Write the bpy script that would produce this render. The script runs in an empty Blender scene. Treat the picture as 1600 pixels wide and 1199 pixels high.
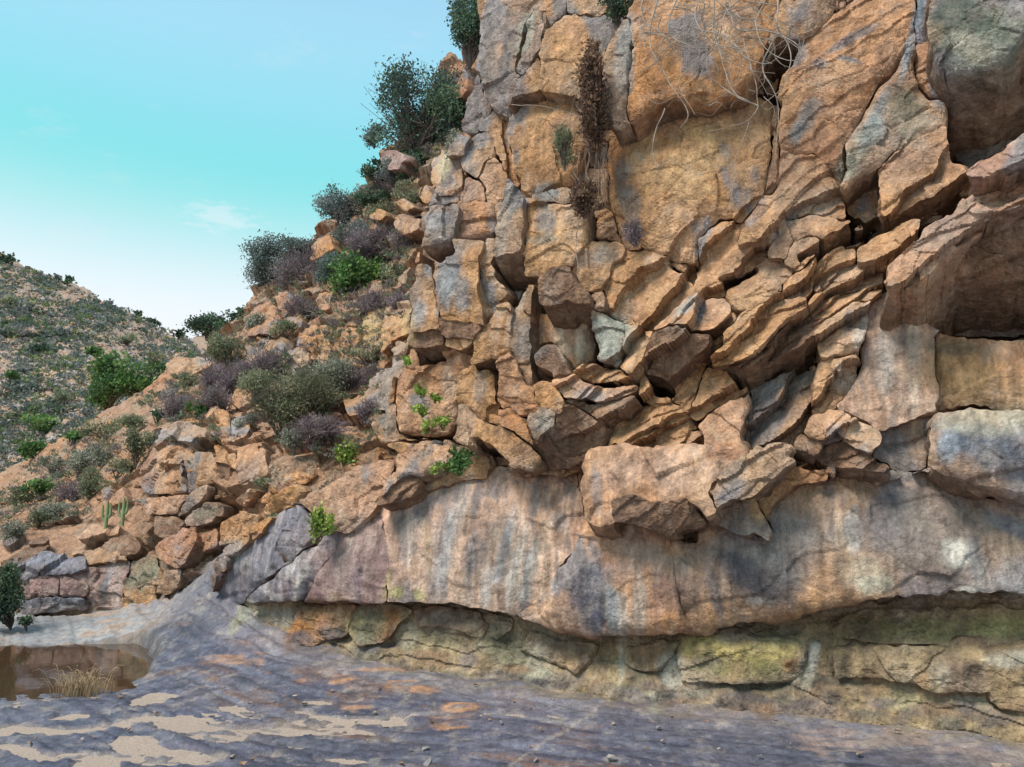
import bpy, math, random
import numpy as np
from mathutils import Vector

# ------------------------------------------------------------------ camera, sky, sun, exposure
SC = bpy.context.scene
COL = SC.collection
CAMZ, FPX, HORIZ = 1.7, 1155.0, 780.0
PITCH = math.atan((HORIZ - 599.5) / FPX)
cam = bpy.data.cameras.new("camera")
cam.sensor_width = 36.0
cam.lens = FPX / 1600 * 36
cam.clip_start = 0.05
cam.clip_end = 3000
camo = bpy.data.objects.new("camera", cam)
camo.location = (0, 0, CAMZ)
camo.rotation_euler = (math.pi / 2 + PITCH, 0, 0)
COL.objects.link(camo)
SC.camera = camo

SUN_DIR = np.array([-0.56, -0.40, 1.08])          # towards the light
SUN_DIR /= np.linalg.norm(SUN_DIR)
SUN_EL = math.asin(SUN_DIR[2])
SUN_AZ = math.atan2(SUN_DIR[0], SUN_DIR[1])

world = bpy.data.worlds.new("World")
SC.world = world
world.use_nodes = True
nt = world.node_tree
nt.nodes.clear()
W = nt.nodes.new
out = W("ShaderNodeOutputWorld")
sky = W("ShaderNodeTexSky")
sky.sky_type = 'NISHITA'
sky.sun_disc = False
sky.sun_elevation = SUN_EL
sky.sun_rotation = SUN_AZ
bg1 = W("ShaderNodeBackground")
bg1.inputs[1].default_value = 0.03
nt.links.new(sky.outputs[0], bg1.inputs[0])
tc = W("ShaderNodeTexCoord")
sep = W("ShaderNodeSeparateXYZ")
nt.links.new(tc.outputs["Generated"], sep.inputs[0])
ramp = W("ShaderNodeValToRGB")
r = ramp.color_ramp
r.interpolation = 'B_SPLINE'
stops = [(0.0, (0.86, 0.88, 0.90)), (0.22, (0.97, 0.98, 0.99)), (0.28, (0.74, 0.91, 0.92)),
         (0.345, (0.38, 0.84, 0.82)), (0.40, (0.22, 0.80, 0.79)), (0.47, (0.30, 0.77, 0.89)),
         (0.58, (0.45, 0.77, 0.96)), (1.0, (0.20, 0.46, 0.76))]
while len(r.elements) < len(stops):
    r.elements.new(0.5)
for e, (p, c) in zip(r.elements, stops):
    e.position = p
    e.color = (*c, 1)
nt.links.new(sep.outputs[2], ramp.inputs[0])
# thin wisps of cloud
nz = W("ShaderNodeTexNoise")
nz.inputs["Scale"].default_value = 9
nz.inputs["Detail"].default_value = 7
nz.inputs["Roughness"].default_value = 0.62
mp = W("ShaderNodeMapping")
mp.inputs["Scale"].default_value = (1, 1, 3.0)
nt.links.new(tc.outputs["Generated"], mp.inputs[0])
nt.links.new(mp.outputs[0], nz.inputs["Vector"])
cr = W("ShaderNodeMapRange")
cr.inputs["From Min"].default_value = 0.60
cr.inputs["From Max"].default_value = 0.85
cr.inputs["To Max"].default_value = 0.4
nt.links.new(nz.outputs["Fac"], cr.inputs["Value"])
mx = W("ShaderNodeMixRGB")
mx.inputs[2].default_value = (0.8, 0.84, 0.86, 1)
nt.links.new(cr.outputs[0], mx.inputs[0])
nt.links.new(ramp.outputs[0], mx.inputs[1])
# one small cloud low over the hill
q_ = Vector(((345 - 800) / FPX, math.cos(PITCH) - math.sin(PITCH) * (599.5 - 340) / FPX, math.sin(PITCH) + math.cos(PITCH) * (599.5 - 340) / FPX)).normalized()
dp = W("ShaderNodeVectorMath"); dp.operation = 'SUBTRACT'; dp.inputs[1].default_value = q_; nt.links.new(tc.outputs["Generated"], dp.inputs[0])
ds = W("ShaderNodeVectorMath"); ds.operation = 'MULTIPLY'; ds.inputs[1].default_value = (1, 1, 2.6); nt.links.new(dp.outputs[0], ds.inputs[0])
dl = W("ShaderNodeVectorMath"); dl.operation = 'LENGTH'; nt.links.new(ds.outputs[0], dl.inputs[0])
n9 = W("ShaderNodeTexNoise"); n9.inputs["Scale"].default_value = 42; n9.inputs["Detail"].default_value = 6; n9.inputs["Roughness"].default_value = .65; nt.links.new(mp.outputs[0], n9.inputs["Vector"])
da = W("ShaderNodeMath"); da.operation = 'MULTIPLY_ADD'; da.inputs[1].default_value = -0.16; nt.links.new(n9.outputs["Fac"], da.inputs[0]); nt.links.new(dl.outputs["Value"], da.inputs[2])
dm_ = W("ShaderNodeMapRange"); dm_.inputs["From Min"].default_value = -0.035; dm_.inputs["From Max"].default_value = -0.07; dm_.inputs["To Max"].default_value = .4; nt.links.new(da.outputs[0], dm_.inputs["Value"])
mx2 = W("ShaderNodeMixRGB"); mx2.inputs[2].default_value = (0.93, 0.95, 0.96, 1); nt.links.new(dm_.outputs[0], mx2.inputs[0]); nt.links.new(mx.outputs[0], mx2.inputs[1]); mx = mx2
bg2 = W("ShaderNodeBackground")
bg2.inputs[1].default_value = 0.84
nt.links.new(mx.outputs[0], bg2.inputs[0])
add = W("ShaderNodeAddShader")
nt.links.new(bg1.outputs[0], add.inputs[0])
nt.links.new(bg2.outputs[0], add.inputs[1])
nt.links.new(add.outputs[0], out.inputs[0])

sun = bpy.data.lights.new("sun", 'SUN')
sun.energy = 4.6
sun.angle = math.radians(22)
sun.color = (1.0, 0.93, 0.83)
suno = bpy.data.objects.new("sun", sun)
COL.objects.link(suno)
suno.rotation_euler = Vector(SUN_DIR).to_track_quat('Z', 'Y').to_euler()
suno.location = (-10, -10, 20)

SC.view_settings.view_transform = 'Standard'
SC.view_settings.look = 'None'
SC.view_settings.exposure = 0.10
SC.view_settings.gamma = 1.0
SC.cycles.max_bounces = 5
SC.cycles.diffuse_bounces = 2
SC.cycles.glossy_bounces = 2
SC.cycles.transmission_bounces = 3
SC.view_settings.use_curve_mapping = False

# ------------------------------------------------------------------ small numeric helpers
CP, SP = math.cos(PITCH), math.sin(PITCH)
CAM = np.array([0, 0, CAMZ])
def rays(px, py):
    """direction with unit depth along the optical axis"""
    px = np.asarray(px, float); py = np.asarray(py, float)
    x = (px - 800) / FPX; v = (599.5 - py) / FPX
    return np.stack([x, CP - SP * v, SP + CP * v], -1)
def at(px, py, d):
    return CAM + rays(px, py) * np.asarray(d, float)[..., None]
def project(P):
    q = P - CAM
    dep = q[..., 1] * CP + q[..., 2] * SP
    up = -q[..., 1] * SP + q[..., 2] * CP
    return 800 + FPX * q[..., 0] / dep, 599.5 - FPX * up / dep, dep

def _hash(ix, iy, iz, seed):
    h = (ix * 374761393 + iy * 668265263 + iz * 2147483647 + seed * 1274126177) & 0xffffffff
    h = ((h ^ (h >> 13)) * 1274126177) & 0xffffffff
    h = ((h ^ (h >> 15)) * 2246822519) & 0xffffffff
    return ((h ^ (h >> 16)) & 0xffffff) / float(0xffffff)
def vnoise(P, seed=0):
    P = np.asarray(P, float)
    f = np.floor(P); w = (P - f).astype(np.float32); i = f.astype(np.int64).astype(np.uint32)
    w = w * w * w * (w * (w * 6 - 15) + 10)
    U = np.uint32
    k = [U(374761393), U(668265263), U(2147483647)]
    b = [i[..., a] * k[a] for a in range(3)]
    b[0] = b[0] + U((seed * 1274126177) & 0xffffffff)
    r = 0
    for dx in (0, 1):
        wx = w[..., 0] if dx else 1 - w[..., 0]; hx = b[0] + k[0] if dx else b[0]
        for dy in (0, 1):
            wy = wx * (w[..., 1] if dy else 1 - w[..., 1]); hy = hx + (b[1] + k[1] if dy else b[1])
            for dz in (0, 1):
                h = hy + (b[2] + k[2] if dz else b[2])
                h = (h ^ (h >> U(13))) * U(1274126177)
                h = (h ^ (h >> U(15))) * U(2246822519)
                h = ((h ^ (h >> U(16))) & U(0xffffff)).astype(np.float32)
                r = r + h * (wy * (w[..., 2] if dz else 1 - w[..., 2]))
    return (r * (2 / 0xffffff) - 1).astype(float)
def fbm(P, oct=4, seed=0, gain=0.5):
    P = np.asarray(P, float)
    a, s, t = 1.0, 0.0, 0.0
    for k in range(oct):
        s = s + a * vnoise(P * (2.03 ** k) + 17.3 * k, seed + k); t += a; a *= gain
    return s / t
def smooth(a, b, x):
    t = np.clip((x - a) / (b - a), 0, 1)
    return t * t * (3 - 2 * t)
def mixc(A, B, f):
    return A + (np.asarray(B) - A) * f[..., None]

# ------------------------------------------------------------------ the lie of the rock: plan line of the wall, profiles
_wx = np.linspace(-12, 12, 481)
_wy = np.interp(_wx, [-12, -6.2, -4.6, -2, 1.1, 3.8, 8, 12], [20, 13, 10.3, 7.9, 6.5, 5.4, 3.0, 0.5])
_k = np.hanning(41); _k /= _k.sum()
_wy = np.convolve(np.pad(_wy, 20, mode='edge'), _k, 'valid')
def Yw(x): return np.interp(x, _wx, _wy)

def prof_main(x, z): return 0.10 + 0.13 * (z - 1.5)
def prof_bulge(x, z): return -0.12 + 0.26 * np.maximum(0, z - 0.95) ** 1.4 + 0.55 * np.maximum(0, 0.75 - z) ** 2
def prof_band(x, z): return -0.16 + 0.46 * z - 0.03 * np.sin(z * 14)
def ray_depth(prof, px, py):
    d = rays(px, py)
    lo = np.full(d.shape[:-1], 1.0); hi = np.full(d.shape[:-1], 40.0)
    for _ in range(30):
        m = (lo + hi) / 2
        x = d[..., 0] * m; y = d[..., 1] * m; z = CAMZ + d[..., 2] * m
        inside = y > Yw(x) + prof(x, z)
        hi = np.where(inside, m, hi); lo = np.where(inside, lo, m)
    return hi

class RBF:
    def __init__(s, pts):
        p = np.array(pts, float); s.c = p[:, :2] / 200
        n = len(p)
        K = s.k(s.c, s.c) + np.eye(n) * 0.02
        A = np.zeros((n + 3, n + 3)); A[:n, :n] = K; A[:n, n] = 1; A[:n, n + 1:] = s.c; A[n:, :n] = A[:n, n:].T
        s.w = np.linalg.solve(A, np.concatenate([np.log(p[:, 2]), np.zeros(3)])); s.n = n
    def k(s, a, b):
        r = np.sqrt(((a[:, None] - b[None]) ** 2).sum(-1)) + 1e-9
        return r * r * np.log(r)
    def __call__(s, px, py):
        sh = np.shape(px)
        q = np.stack([np.ravel(px), np.ravel(py)], -1) / 200
        v = s.k(q, s.c) @ s.w[:s.n] + s.w[s.n] + q @ s.w[s.n + 1:]
        return np.exp(v).reshape(sh)
slope_rbf = RBF([(0, 960, 10.9), (0, 850, 11.6), (0, 810, 13.5), (0, 760, 19), (130, 960, 10.7), (130, 850, 11.4), (130, 800, 12.9), (130, 700, 16.5), (250, 960, 10.4), (250, 850, 10.9),
    (250, 760, 11.5), (250, 690, 12.2), (250, 640, 15), (260, 580, 17.5), (300, 900, 10.3), (350, 800, 10.6), (350, 690, 11.2), (330, 650, 12.6), (330, 590, 15.6), (400, 900, 9.8), (450, 800, 9.8), (450, 700, 10.4),
    (450, 650, 12.2), (450, 590, 13.6), (420, 540, 14.6), (400, 480, 17.5), (440, 400, 20), (560, 740, 9.8), (560, 660, 10.4), (540, 610, 12.4), (540, 560, 13.2), (550, 490, 13.9), (550, 450, 16.2), (500, 440, 16.9),
    (620, 690, 9.9), (630, 600, 10.8), (640, 500, 12.4), (640, 420, 14.6), (640, 340, 16.4), (520, 340, 20.5), (600, 240, 20.5), (690, 110, 21), (700, 200, 18.5), (740, 0, 21)])
hill_rbf = RBF([(0, 800, 30), (150, 760, 30), (300, 700, 34), (0, 650, 48), (150, 620, 52), (300, 600, 60), (0, 520, 75), (150, 520, 82),
    (300, 540, 95), (400, 520, 100), (0, 400, 112), (100, 440, 112), (200, 480, 112), (290, 520, 110), (380, 490, 112)])
def hill_depth(px, py):
    d = hill_rbf(px, py); P = at(px, py, d)
    return d - 4.0 * smooth(400, 470, np.asarray(py) - .42 * np.asarray(px)) * (fbm(P * .07, 3, 161) + .6 * np.abs(fbm(P * .16, 2, 162)))
LAYERS = {
    'main': lambda px, py: ray_depth(prof_main, px, py),
    'bulge': lambda px, py: ray_depth(prof_bulge, px, py),
    'band': lambda px, py: ray_depth(prof_band, px, py),
    'slope': slope_rbf, 'hill': hill_depth}

# ------------------------------------------------------------------ materials
def mat_new(name):
    m = bpy.data.materials.new(name); m.use_nodes = True
    n = m.node_tree; b = n.nodes["Principled BSDF"]
    return m, n, b
def rock_material(name, bump=0.6, scale=1.0, rough=0.85, spec=0.25, vary=0.35, speck=0.5, facets=1.0, patina=0.6, streak=0.15):
    m, n, b = mat_new(name)
    N = n.nodes.new; L = n.links.new
    a = N("ShaderNodeAttribute"); a.attribute_name = "Col"
    tc = N("ShaderNodeTexCoord")
    n1 = N("ShaderNodeTexNoise"); n1.inputs["Scale"].default_value = 7 * scale; n1.inputs["Detail"].default_value = 6; n1.inputs["Roughness"].default_value = 0.68
    n2 = N("ShaderNodeTexNoise"); n2.inputs["Scale"].default_value = 38 * scale; n2.inputs["Detail"].default_value = 3; n2.inputs["Roughness"].default_value = 0.7
    mp = N("ShaderNodeMapping"); mp.inputs["Scale"].default_value = (1, 1, 0.35); mp.inputs["Rotation"].default_value = (0.2, 0.35, 0)
    n3 = N("ShaderNodeTexNoise"); n3.inputs["Scale"].default_value = 14 * scale; n3.inputs["Detail"].default_value = 4
    L(tc.outputs["Object"], n1.inputs["Vector"]); L(tc.outputs["Object"], n2.inputs["Vector"])
    L(tc.outputs["Object"], mp.inputs[0]); L(mp.outputs[0], n3.inputs["Vector"])
    mr = N("ShaderNodeMapRange"); mr.inputs["From Min"].default_value = 0.3; mr.inputs["From Max"].default_value = 0.7
    mr.inputs["To Min"].default_value = 1 - vary; mr.inputs["To Max"].default_value = 1 + vary * 0.9
    L(n1.outputs["Fac"], mr.inputs["Value"])
    mr2 = N("ShaderNodeMapRange"); mr2.inputs["From Min"].default_value = 0.3; mr2.inputs["From Max"].default_value = 0.7
    mr2.inputs["To Min"].default_value = 1 - speck * 0.5; mr2.inputs["To Max"].default_value = 1 + speck * 0.5
    L(n2.outputs["Fac"], mr2.inputs["Value"])
    mr3 = N("ShaderNodeMapRange"); mr3.inputs["From Min"].default_value = 0.3; mr3.inputs["From Max"].default_value = 0.7
    mr3.inputs["To Min"].default_value = 0.85; mr3.inputs["To Max"].default_value = 1.15
    L(n3.outputs["Fac"], mr3.inputs["Value"])
    m1 = N("ShaderNodeMath"); m1.operation = 'MULTIPLY'; L(mr.outputs[0], m1.inputs[0]); L(mr2.outputs[0], m1.inputs[1])
    m2 = N("ShaderNodeMath"); m2.operation = 'MULTIPLY'; L(m1.outputs[0], m2.inputs[0]); L(mr3.outputs[0], m2.inputs[1])
    vm = N("ShaderNodeVectorMath"); vm.operation = 'SCALE'; L(a.outputs["Color"], vm.inputs[0]); L(m2.outputs[0], vm.inputs["Scale"])
    # patina: dark varnish blotches, pale crusts, long water streaks
    p1 = N("ShaderNodeTexNoise"); p1.inputs["Scale"].default_value = 2.6 * scale; p1.inputs["Detail"].default_value = 9; p1.inputs["Roughness"].default_value = 0.74
    L(tc.outputs["Object"], p1.inputs["Vector"])
    p2 = N("ShaderNodeMapRange"); p2.inputs["From Min"].default_value = 0.54; p2.inputs["From Max"].default_value = 0.70; p2.inputs["To Max"].default_value = patina; L(p1.outputs["Fac"], p2.inputs["Value"])
    p3 = N("ShaderNodeMixRGB"); p3.blend_type = 'MULTIPLY'; p3.inputs[2].default_value = (.36, .33, .36, 1); L(p2.outputs[0], p3.inputs[0]); L(vm.outputs[0], p3.inputs[1])
    p4 = N("ShaderNodeMapRange"); p4.inputs["From Min"].default_value = 0.47; p4.inputs["From Max"].default_value = 0.32; p4.inputs["To Max"].default_value = patina * 0.75; L(p1.outputs["Fac"], p4.inputs["Value"])
    p5 = N("ShaderNodeMixRGB"); p5.inputs[2].default_value = (.44, .37, .30, 1); L(p4.outputs[0], p5.inputs[0]); L(p3.outputs[0], p5.inputs[1])
    mp2 = N("ShaderNodeMapping"); mp2.inputs["Scale"].default_value = (1, 1, 0.06); wv2 = N("ShaderNodeVectorMath"); wv2.operation = "MULTIPLY_ADD"; wv2.inputs[1].default_value = (.16, .16, .1); L(p1.outputs["Color"], wv2.inputs[0]); L(tc.outputs["Object"], wv2.inputs[2]); L(wv2.outputs[0], mp2.inputs[0])
    p6 = N("ShaderNodeTexNoise"); p6.inputs["Scale"].default_value = 13; p6.inputs["Detail"].default_value = 6; p6.inputs["Roughness"].default_value = 0.75; L(mp2.outputs[0], p6.inputs["Vector"])
    p7 = N("ShaderNodeMapRange"); p7.inputs["From Min"].default_value = 0.38; p7.inputs["From Max"].default_value = 0.62; p7.inputs["To Min"].default_value = 1 - streak; p7.inputs["To Max"].default_value = 1 + streak; L(p6.outputs["Fac"], p7.inputs["Value"])
    p8 = N("ShaderNodeVectorMath"); p8.operation = 'SCALE'; L(p5.outputs[0], p8.inputs[0]); L(p7.outputs[0], p8.inputs["Scale"])
    L(p8.outputs[0], b.inputs["Base Color"])
    b.inputs["Roughness"].default_value = rough
    b.inputs["Specular IOR Level"].default_value = spec
    # relief: grain, grit, fine cracks
    s0 = N("ShaderNodeMath"); s0.operation = 'MULTIPLY'; s0.inputs[1].default_value = 0.4; L(n1.outputs["Fac"], s0.inputs[0])
    s1 = N("ShaderNodeMath"); s1.operation = 'MULTIPLY_ADD'; s1.inputs[1].default_value = 0.5
    L(n2.outputs["Fac"], s1.inputs[0]); L(s0.outputs[0], s1.inputs[2])
    s2 = s1
    s3 = N("ShaderNodeMath"); s3.operation = 'MULTIPLY_ADD'; s3.inputs[1].default_value = 0.5
    L(n3.outputs["Fac"], s3.inputs[0]); L(s2.outputs[0], s3.inputs[2])
    for sc_, amt in ((5.5, 1.1), (15.0, 0.9)):
        wv = N("ShaderNodeVectorMath"); wv.operation = 'MULTIPLY_ADD'; wv.inputs[1].default_value = (0.9 / sc_,) * 3
        L(n1.outputs["Color"], wv.inputs[0]); L(tc.outputs["Object"], wv.inputs[2])
        vf = N("ShaderNodeTexVoronoi"); vf.inputs["Scale"].default_value = sc_ * scale; L(wv.outputs[0], vf.inputs["Vector"])
        a1 = N("ShaderNodeVectorMath"); a1.operation = 'SUBTRACT'; L(wv.outputs[0], a1.inputs[0]); L(vf.outputs["Position"], a1.inputs[1])
        a2 = N("ShaderNodeVectorMath"); a2.operation = 'SUBTRACT'; L(vf.outputs["Color"], a2.inputs[0]); a2.inputs[1].default_value = (.5, .5, .5)
        a3 = N("ShaderNodeVectorMath"); a3.operation = 'DOT_PRODUCT'; L(a1.outputs[0], a3.inputs[0]); L(a2.outputs[0], a3.inputs[1])
        a4 = N("ShaderNodeMath"); a4.operation = 'MULTIPLY_ADD'; a4.inputs[1].default_value = amt * sc_ * scale * facets; L(a3.outputs["Value"], a4.inputs[0]); L(s3.outputs[0], a4.inputs[2])
        s3 = a4
    bp = N("ShaderNodeBump"); bp.inputs["Strength"].default_value = bump; bp.inputs["Distance"].default_value = 0.05 / scale
    L(s3.outputs[0], bp.inputs["Height"]); L(bp.outputs[0], b.inputs["Normal"])
    return m
ROCK = rock_material("weathered_rock", bump=0.8)
SMOOTHROCK = rock_material("water_worn_rock", bump=0.6, patina=0.6, streak=0.36, facets=0.35, scale=1.0, rough=0.7, spec=0.3, vary=0.25, speck=0.35)
FLOORROCK = rock_material("floor_rock", bump=0.6, patina=0.7, streak=0.0, facets=0.5, scale=1.6, rough=0.55, spec=0.4, vary=0.35, speck=0.45)
FARROCK = rock_material("hillside_ground", bump=0.6, scale=0.35, vary=0.45, speck=0.6)
def leaf_material(name, transl=0.35):
    m, n, b = mat_new(name)
    N = n.nodes.new; L = n.links.new
    a = N("ShaderNodeAttribute"); a.attribute_name = "Col"
    L(a.outputs["Color"], b.inputs["Base Color"])
    b.inputs["Roughness"].default_value = 0.6
    b.inputs["Specular IOR Level"].default_value = 0.25
    t = N("ShaderNodeBsdfTranslucent"); L(a.outputs["Color"], t.inputs[0])
    mx = N("ShaderNodeMixShader"); mx.inputs[0].default_value = transl
    L(b.outputs[0], mx.inputs[1]); L(t.outputs[0], mx.inputs[2])
    L(mx.outputs[0], n.nodes["Material Output"].inputs[0])
    return m
LEAF = leaf_material("leaf")
def bark_material(name):
    m, n, b = mat_new(name)
    N = n.nodes.new; L = n.links.new
    a = N("ShaderNodeAttribute"); a.attribute_name = "Col"
    tc = N("ShaderNodeTexCoord"); nz = N("ShaderNodeTexNoise"); nz.inputs["Scale"].default_value = 25
    L(tc.outputs["Object"], nz.inputs["Vector"])
    mr = N("ShaderNodeMapRange"); mr.inputs["To Min"].default_value = 0.6; mr.inputs["To Max"].default_value = 1.4
    L(nz.outputs["Fac"], mr.inputs["Value"])
    vm = N("ShaderNodeVectorMath"); vm.operation = 'SCALE'; L(a.outputs["Color"], vm.inputs[0]); L(mr.outputs[0], vm.inputs["Scale"])
    L(vm.outputs[0], b.inputs["Base Color"]); b.inputs["Roughness"].default_value = 0.9
    b.inputs["Specular IOR Level"].default_value = 0.15
    return m
BARK = bark_material("dry_bark")

# ------------------------------------------------------------------ object helpers
def make_mesh(name, V, F, col, mat, parent=None, smooth_shade=True):
    """V (n,3), F (m,k) with k 3 or 4, col (n,3)"""
    me = bpy.data.meshes.new(name)
    F = np.asarray(F); k = F.shape[1]
    me.vertices.add(len(V)); me.vertices.foreach_set("co", np.ascontiguousarray(V, dtype=np.float32).ravel())
    me.loops.add(F.size); me.loops.foreach_set("vertex_index", np.ascontiguousarray(F, dtype=np.int32).ravel())
    me.polygons.add(len(F)); me.polygons.foreach_set("loop_start", np.arange(0, F.size, k, dtype=np.int32))
    me.polygons.foreach_set("use_smooth", np.full(len(F), smooth_shade))
    me.update(calc_edges=True)
    me.validate()
    if col is not None:
        at_ = me.attributes.new("Col", 'FLOAT_COLOR', 'POINT')
        c = np.ones((len(V), 4), np.float32); c[:, :3] = np.clip(col, 0.004, 0.9)
        at_.data.foreach_set("color", c.ravel())
    me.materials.append(mat)
    o = bpy.data.objects.new(name, me); COL.objects.link(o)
    if parent is not None: o.parent = parent
    return o
def structure(o, label, cat):
    o["kind"] = "structure"; o["label"] = label; o["category"] = cat
    return o
def empty(name, loc=(0, 0, 0)):
    o = bpy.data.objects.new(name, None); o.location = loc; o.empty_display_size = 0.2
    COL.objects.link(o); return o
def tag(o, label, cat, group=None, kind=None):
    o["label"] = label; o["category"] = cat
    if group: o["group"] = group
    if kind: o["kind"] = kind
    return o

# ------------------------------------------------------------------ rock colours (base colours) and stains
PAL = {  # main, second, third (light), streak colour, streak amount
    'tan':  [(.46, .27, .125), (.38, .20, .085), (.53, .36, .20), (.30, .20, .13), .25],
    'org':  [(.47, .235, .095), (.38, .165, .07), (.52, .32, .17), (.33, .22, .15), .2],
    'pink': [(.45, .275, .175), (.36, .20, .13), (.53, .38, .27), (.28, .22, .19), .4],
    'red':  [(.36, .175, .11), (.29, .14, .10), (.44, .27, .18), (.24, .17, .15), .3],
    'pale': [(.52, .38, .25), (.43, .28, .16), (.58, .46, .34), (.33, .25, .19), .4],
    'grey': [(.29, .265, .235), (.22, .21, .205), (.41, .31, .21), (.36, .33, .30), .35],
    'mix':  [(.40, .26, .15), (.28, .25, .22), (.48, .33, .20), (.25, .22, .20), .3],
    'brn':  [(.22, .135, .085), (.16, .10, .068), (.30, .195, .125), (.18, .14, .12), .25],  # brown rock; on undersides and in crevices it also carries their shade
    'purp': [(.30, .20, .18), (.24, .155, .155), (.38, .28, .24), (.45, .39, .35), .5],
    'blue': [(.20, .20, .235), (.15, .155, .19), (.29, .25, .24), (.38, .36, .35), .35],
    'yel':  [(.32, .25, .145), (.22, .165, .11), (.37, .32, .225), (.15, .12, .10), .45],
    'earth': [(.37, .225, .14), (.43, .235, .12), (.33, .26, .19), (.27, .20, .14), .3],
    'strk': [(.46, .30, .205), (.36, .22, .15), (.52, .38, .28), (.26, .235, .23), .85],
    'dark': [(.20, .165, .14), (.14, .125, .115), (.28, .215, .155), (.12, .11, .11), .3],  # recess and cave backs, shade put into the colour
}
STAINS = []   # px, py, rx, ry, angle, colour, strength
GREYBL = (.20, .215, .235); WHT = (.56, .50, .43); DKB = (.085, .085, .11); LICH = (.30, .31, .24); PURP = (.24, .155, .17); OCH = (.48, .29, .10); PNK = (.50, .32, .24)
def S(px, py, rx, ry, ang=0, col=GREYBL, k=0.85): STAINS.append((px, py, rx, ry, math.radians(ang), col, k))
def rock_colour(P, px, py, pal, seed):
    c1, c2, c3, cs, sa = PAL[pal]
    n1 = fbm(P * 0.9, 4, 11 + seed % 3); n2 = fbm(P * 2.6 + 5, 4, 23)
    n3 = fbm(P * np.array([7.0, 7.0, 0.55]) + fbm(P * 1.2, 2, 5)[..., None] * 0.8, 3, 37)
    n4 = fbm(P * np.array([16.0, 16.0, 1.1]), 2, 41)
    c = np.broadcast_to(np.array(c1), P.shape).copy()
    c = mixc(c, c2, smooth(-0.05, 0.45, n1 + 0.4 * n2)); c = mixc(c, c3, smooth(0.0, 0.5, n2 - 0.4 * n1))
    c = mixc(c, cs, sa * smooth(0.05, 0.4, n3)); c = mixc(c, np.array(c3) * 1.08, sa * 0.8 * smooth(0.1, 0.5, -n3 + 0.3 * n4))
    c = mixc(c, np.array(cs) * 0.75, sa * 0.6 * smooth(0.2, 0.5, n4))
    if pal in ('tan', 'org', 'pink', 'pale', 'grey', 'mix', 'red'):
        g_ = fbm(P * 0.55 + 8, 3, 131); g2 = fbm(P * 1.6 + 2, 4, 133)
        cm = mixc(np.broadcast_to(np.array((.44, .262, .135)), P.shape).copy(), (.43, .275, .185), smooth(-.2, .4, g_)); cm = mixc(cm, (.26, .24, .225), .8 * smooth(.1, .42, g2)); cm = mixc(cm, (.45, .23, .09), .7 * smooth(.1, .4, -g2 - .3 * g_))
        c = c * .5 + cm * .5
        vb = fbm(P * np.array([1.9, 1.9, 1.0]) + 77, 4, 141); c = mixc(c, (.20, .215, .235), .8 * smooth(.24, .40, vb)); c = mixc(c, (.19, .13, .10), .4 * smooth(.26, .42, fbm(P * np.array([1.5, 1.5, 1.1]) + 40, 4, 143)))
    w = 0.30 * fbm(P * 2.2 + 3, 4, 51) + 0.18 * fbm(P * 8, 2, 57)
    c = c * np.array([.93, .865, .85])
    for sx, sy, rx, ry, a, col, k in STAINS:
        lum = sum(col) / 3; col = np.array(col) * (.55 if lum < .2 else .66 if lum < .28 else .9); k = min(1, k * 1.12)
        dx, dy = px - sx, py - sy
        near = (np.abs(dx) < 2 * max(rx, ry)) & (np.abs(dy) < 2 * max(rx, ry))
        if not near.any(): continue
        u = (dx * math.cos(a) + dy * math.sin(a)) / (rx * 1.3); v = (-dx * math.sin(a) + dy * math.cos(a)) / (ry * 1.25)
        r_ = np.sqrt(u * u + v * v) + w * 1.3
        c = mixc(c, col, k * smooth(1.2, 0.5, r_) * (0.8 + 0.2 * np.clip(n2 * 2, -1, 1)))
    return c

# ------------------------------------------------------------------ the rock block builder
NB = [0]
def seg_nearest(Q, A, B):
    """nearest point on a closed polyline for each Q; returns (dist, point)"""
    best = np.full(len(Q), 1e18); pt = np.zeros_like(Q)
    for a, b in zip(A, B):
        ab = b - a; t = np.clip(((Q - a) @ ab) / max(ab @ ab, 1e-9), 0, 1)
        p = a + t[:, None] * ab; d = ((Q - p) ** 2).sum(1)
        m = d < best; best[m] = d[m]; pt[m] = p[m]
    return np.sqrt(best), pt
def in_poly(Q, A, B):
    x, y = Q[:, 0], Q[:, 1]; r_ = np.zeros(len(Q), bool)
    for a, b in zip(A, B):
        c = ((a[1] > y) != (b[1] > y))
        with np.errstate(divide='ignore', invalid='ignore'):
            xi = (b[0] - a[0]) * (y - a[1]) / (b[1] - a[1]) + a[0]
        r_ ^= c & (x < xi)
    return r_
def fracture(u, v, seed):
    """jittered-grid cells: random level, random tilt, offset from the cell's seed, gap to the next cell"""
    iu = np.floor(u).astype(np.int64); iv = np.floor(v).astype(np.int64); z0 = np.zeros_like(iu)
    b1 = np.full(u.shape, 1e9); b2 = np.full(u.shape, 1e9); bu = np.zeros_like(iu); bv = np.zeros_like(iu); du = np.zeros(u.shape); dv = np.zeros(u.shape)
    for i in (-1, 0, 1):
        for j in (-1, 0, 1):
            cu, cv = iu + i, iv + j
            ddu = u - (cu + .12 + .76 * _hash(cu, cv, z0, seed)); ddv = v - (cv + .12 + .76 * _hash(cu, cv, z0 + 1, seed))
            d = ddu * ddu + ddv * ddv
            m = d < b1
            b2 = np.where(m, b1, np.minimum(b2, d)); b1 = np.where(m, d, b1)
            bu = np.where(m, cu, bu); bv = np.where(m, cv, bv); du = np.where(m, ddu, du); dv = np.where(m, ddv, dv)
    H = lambda k: _hash(bu, bv, z0 + k, seed) * 2 - 1
    return H(5), H(6), H(7), du, dv, np.sqrt(b2) - np.sqrt(b1)
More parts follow.
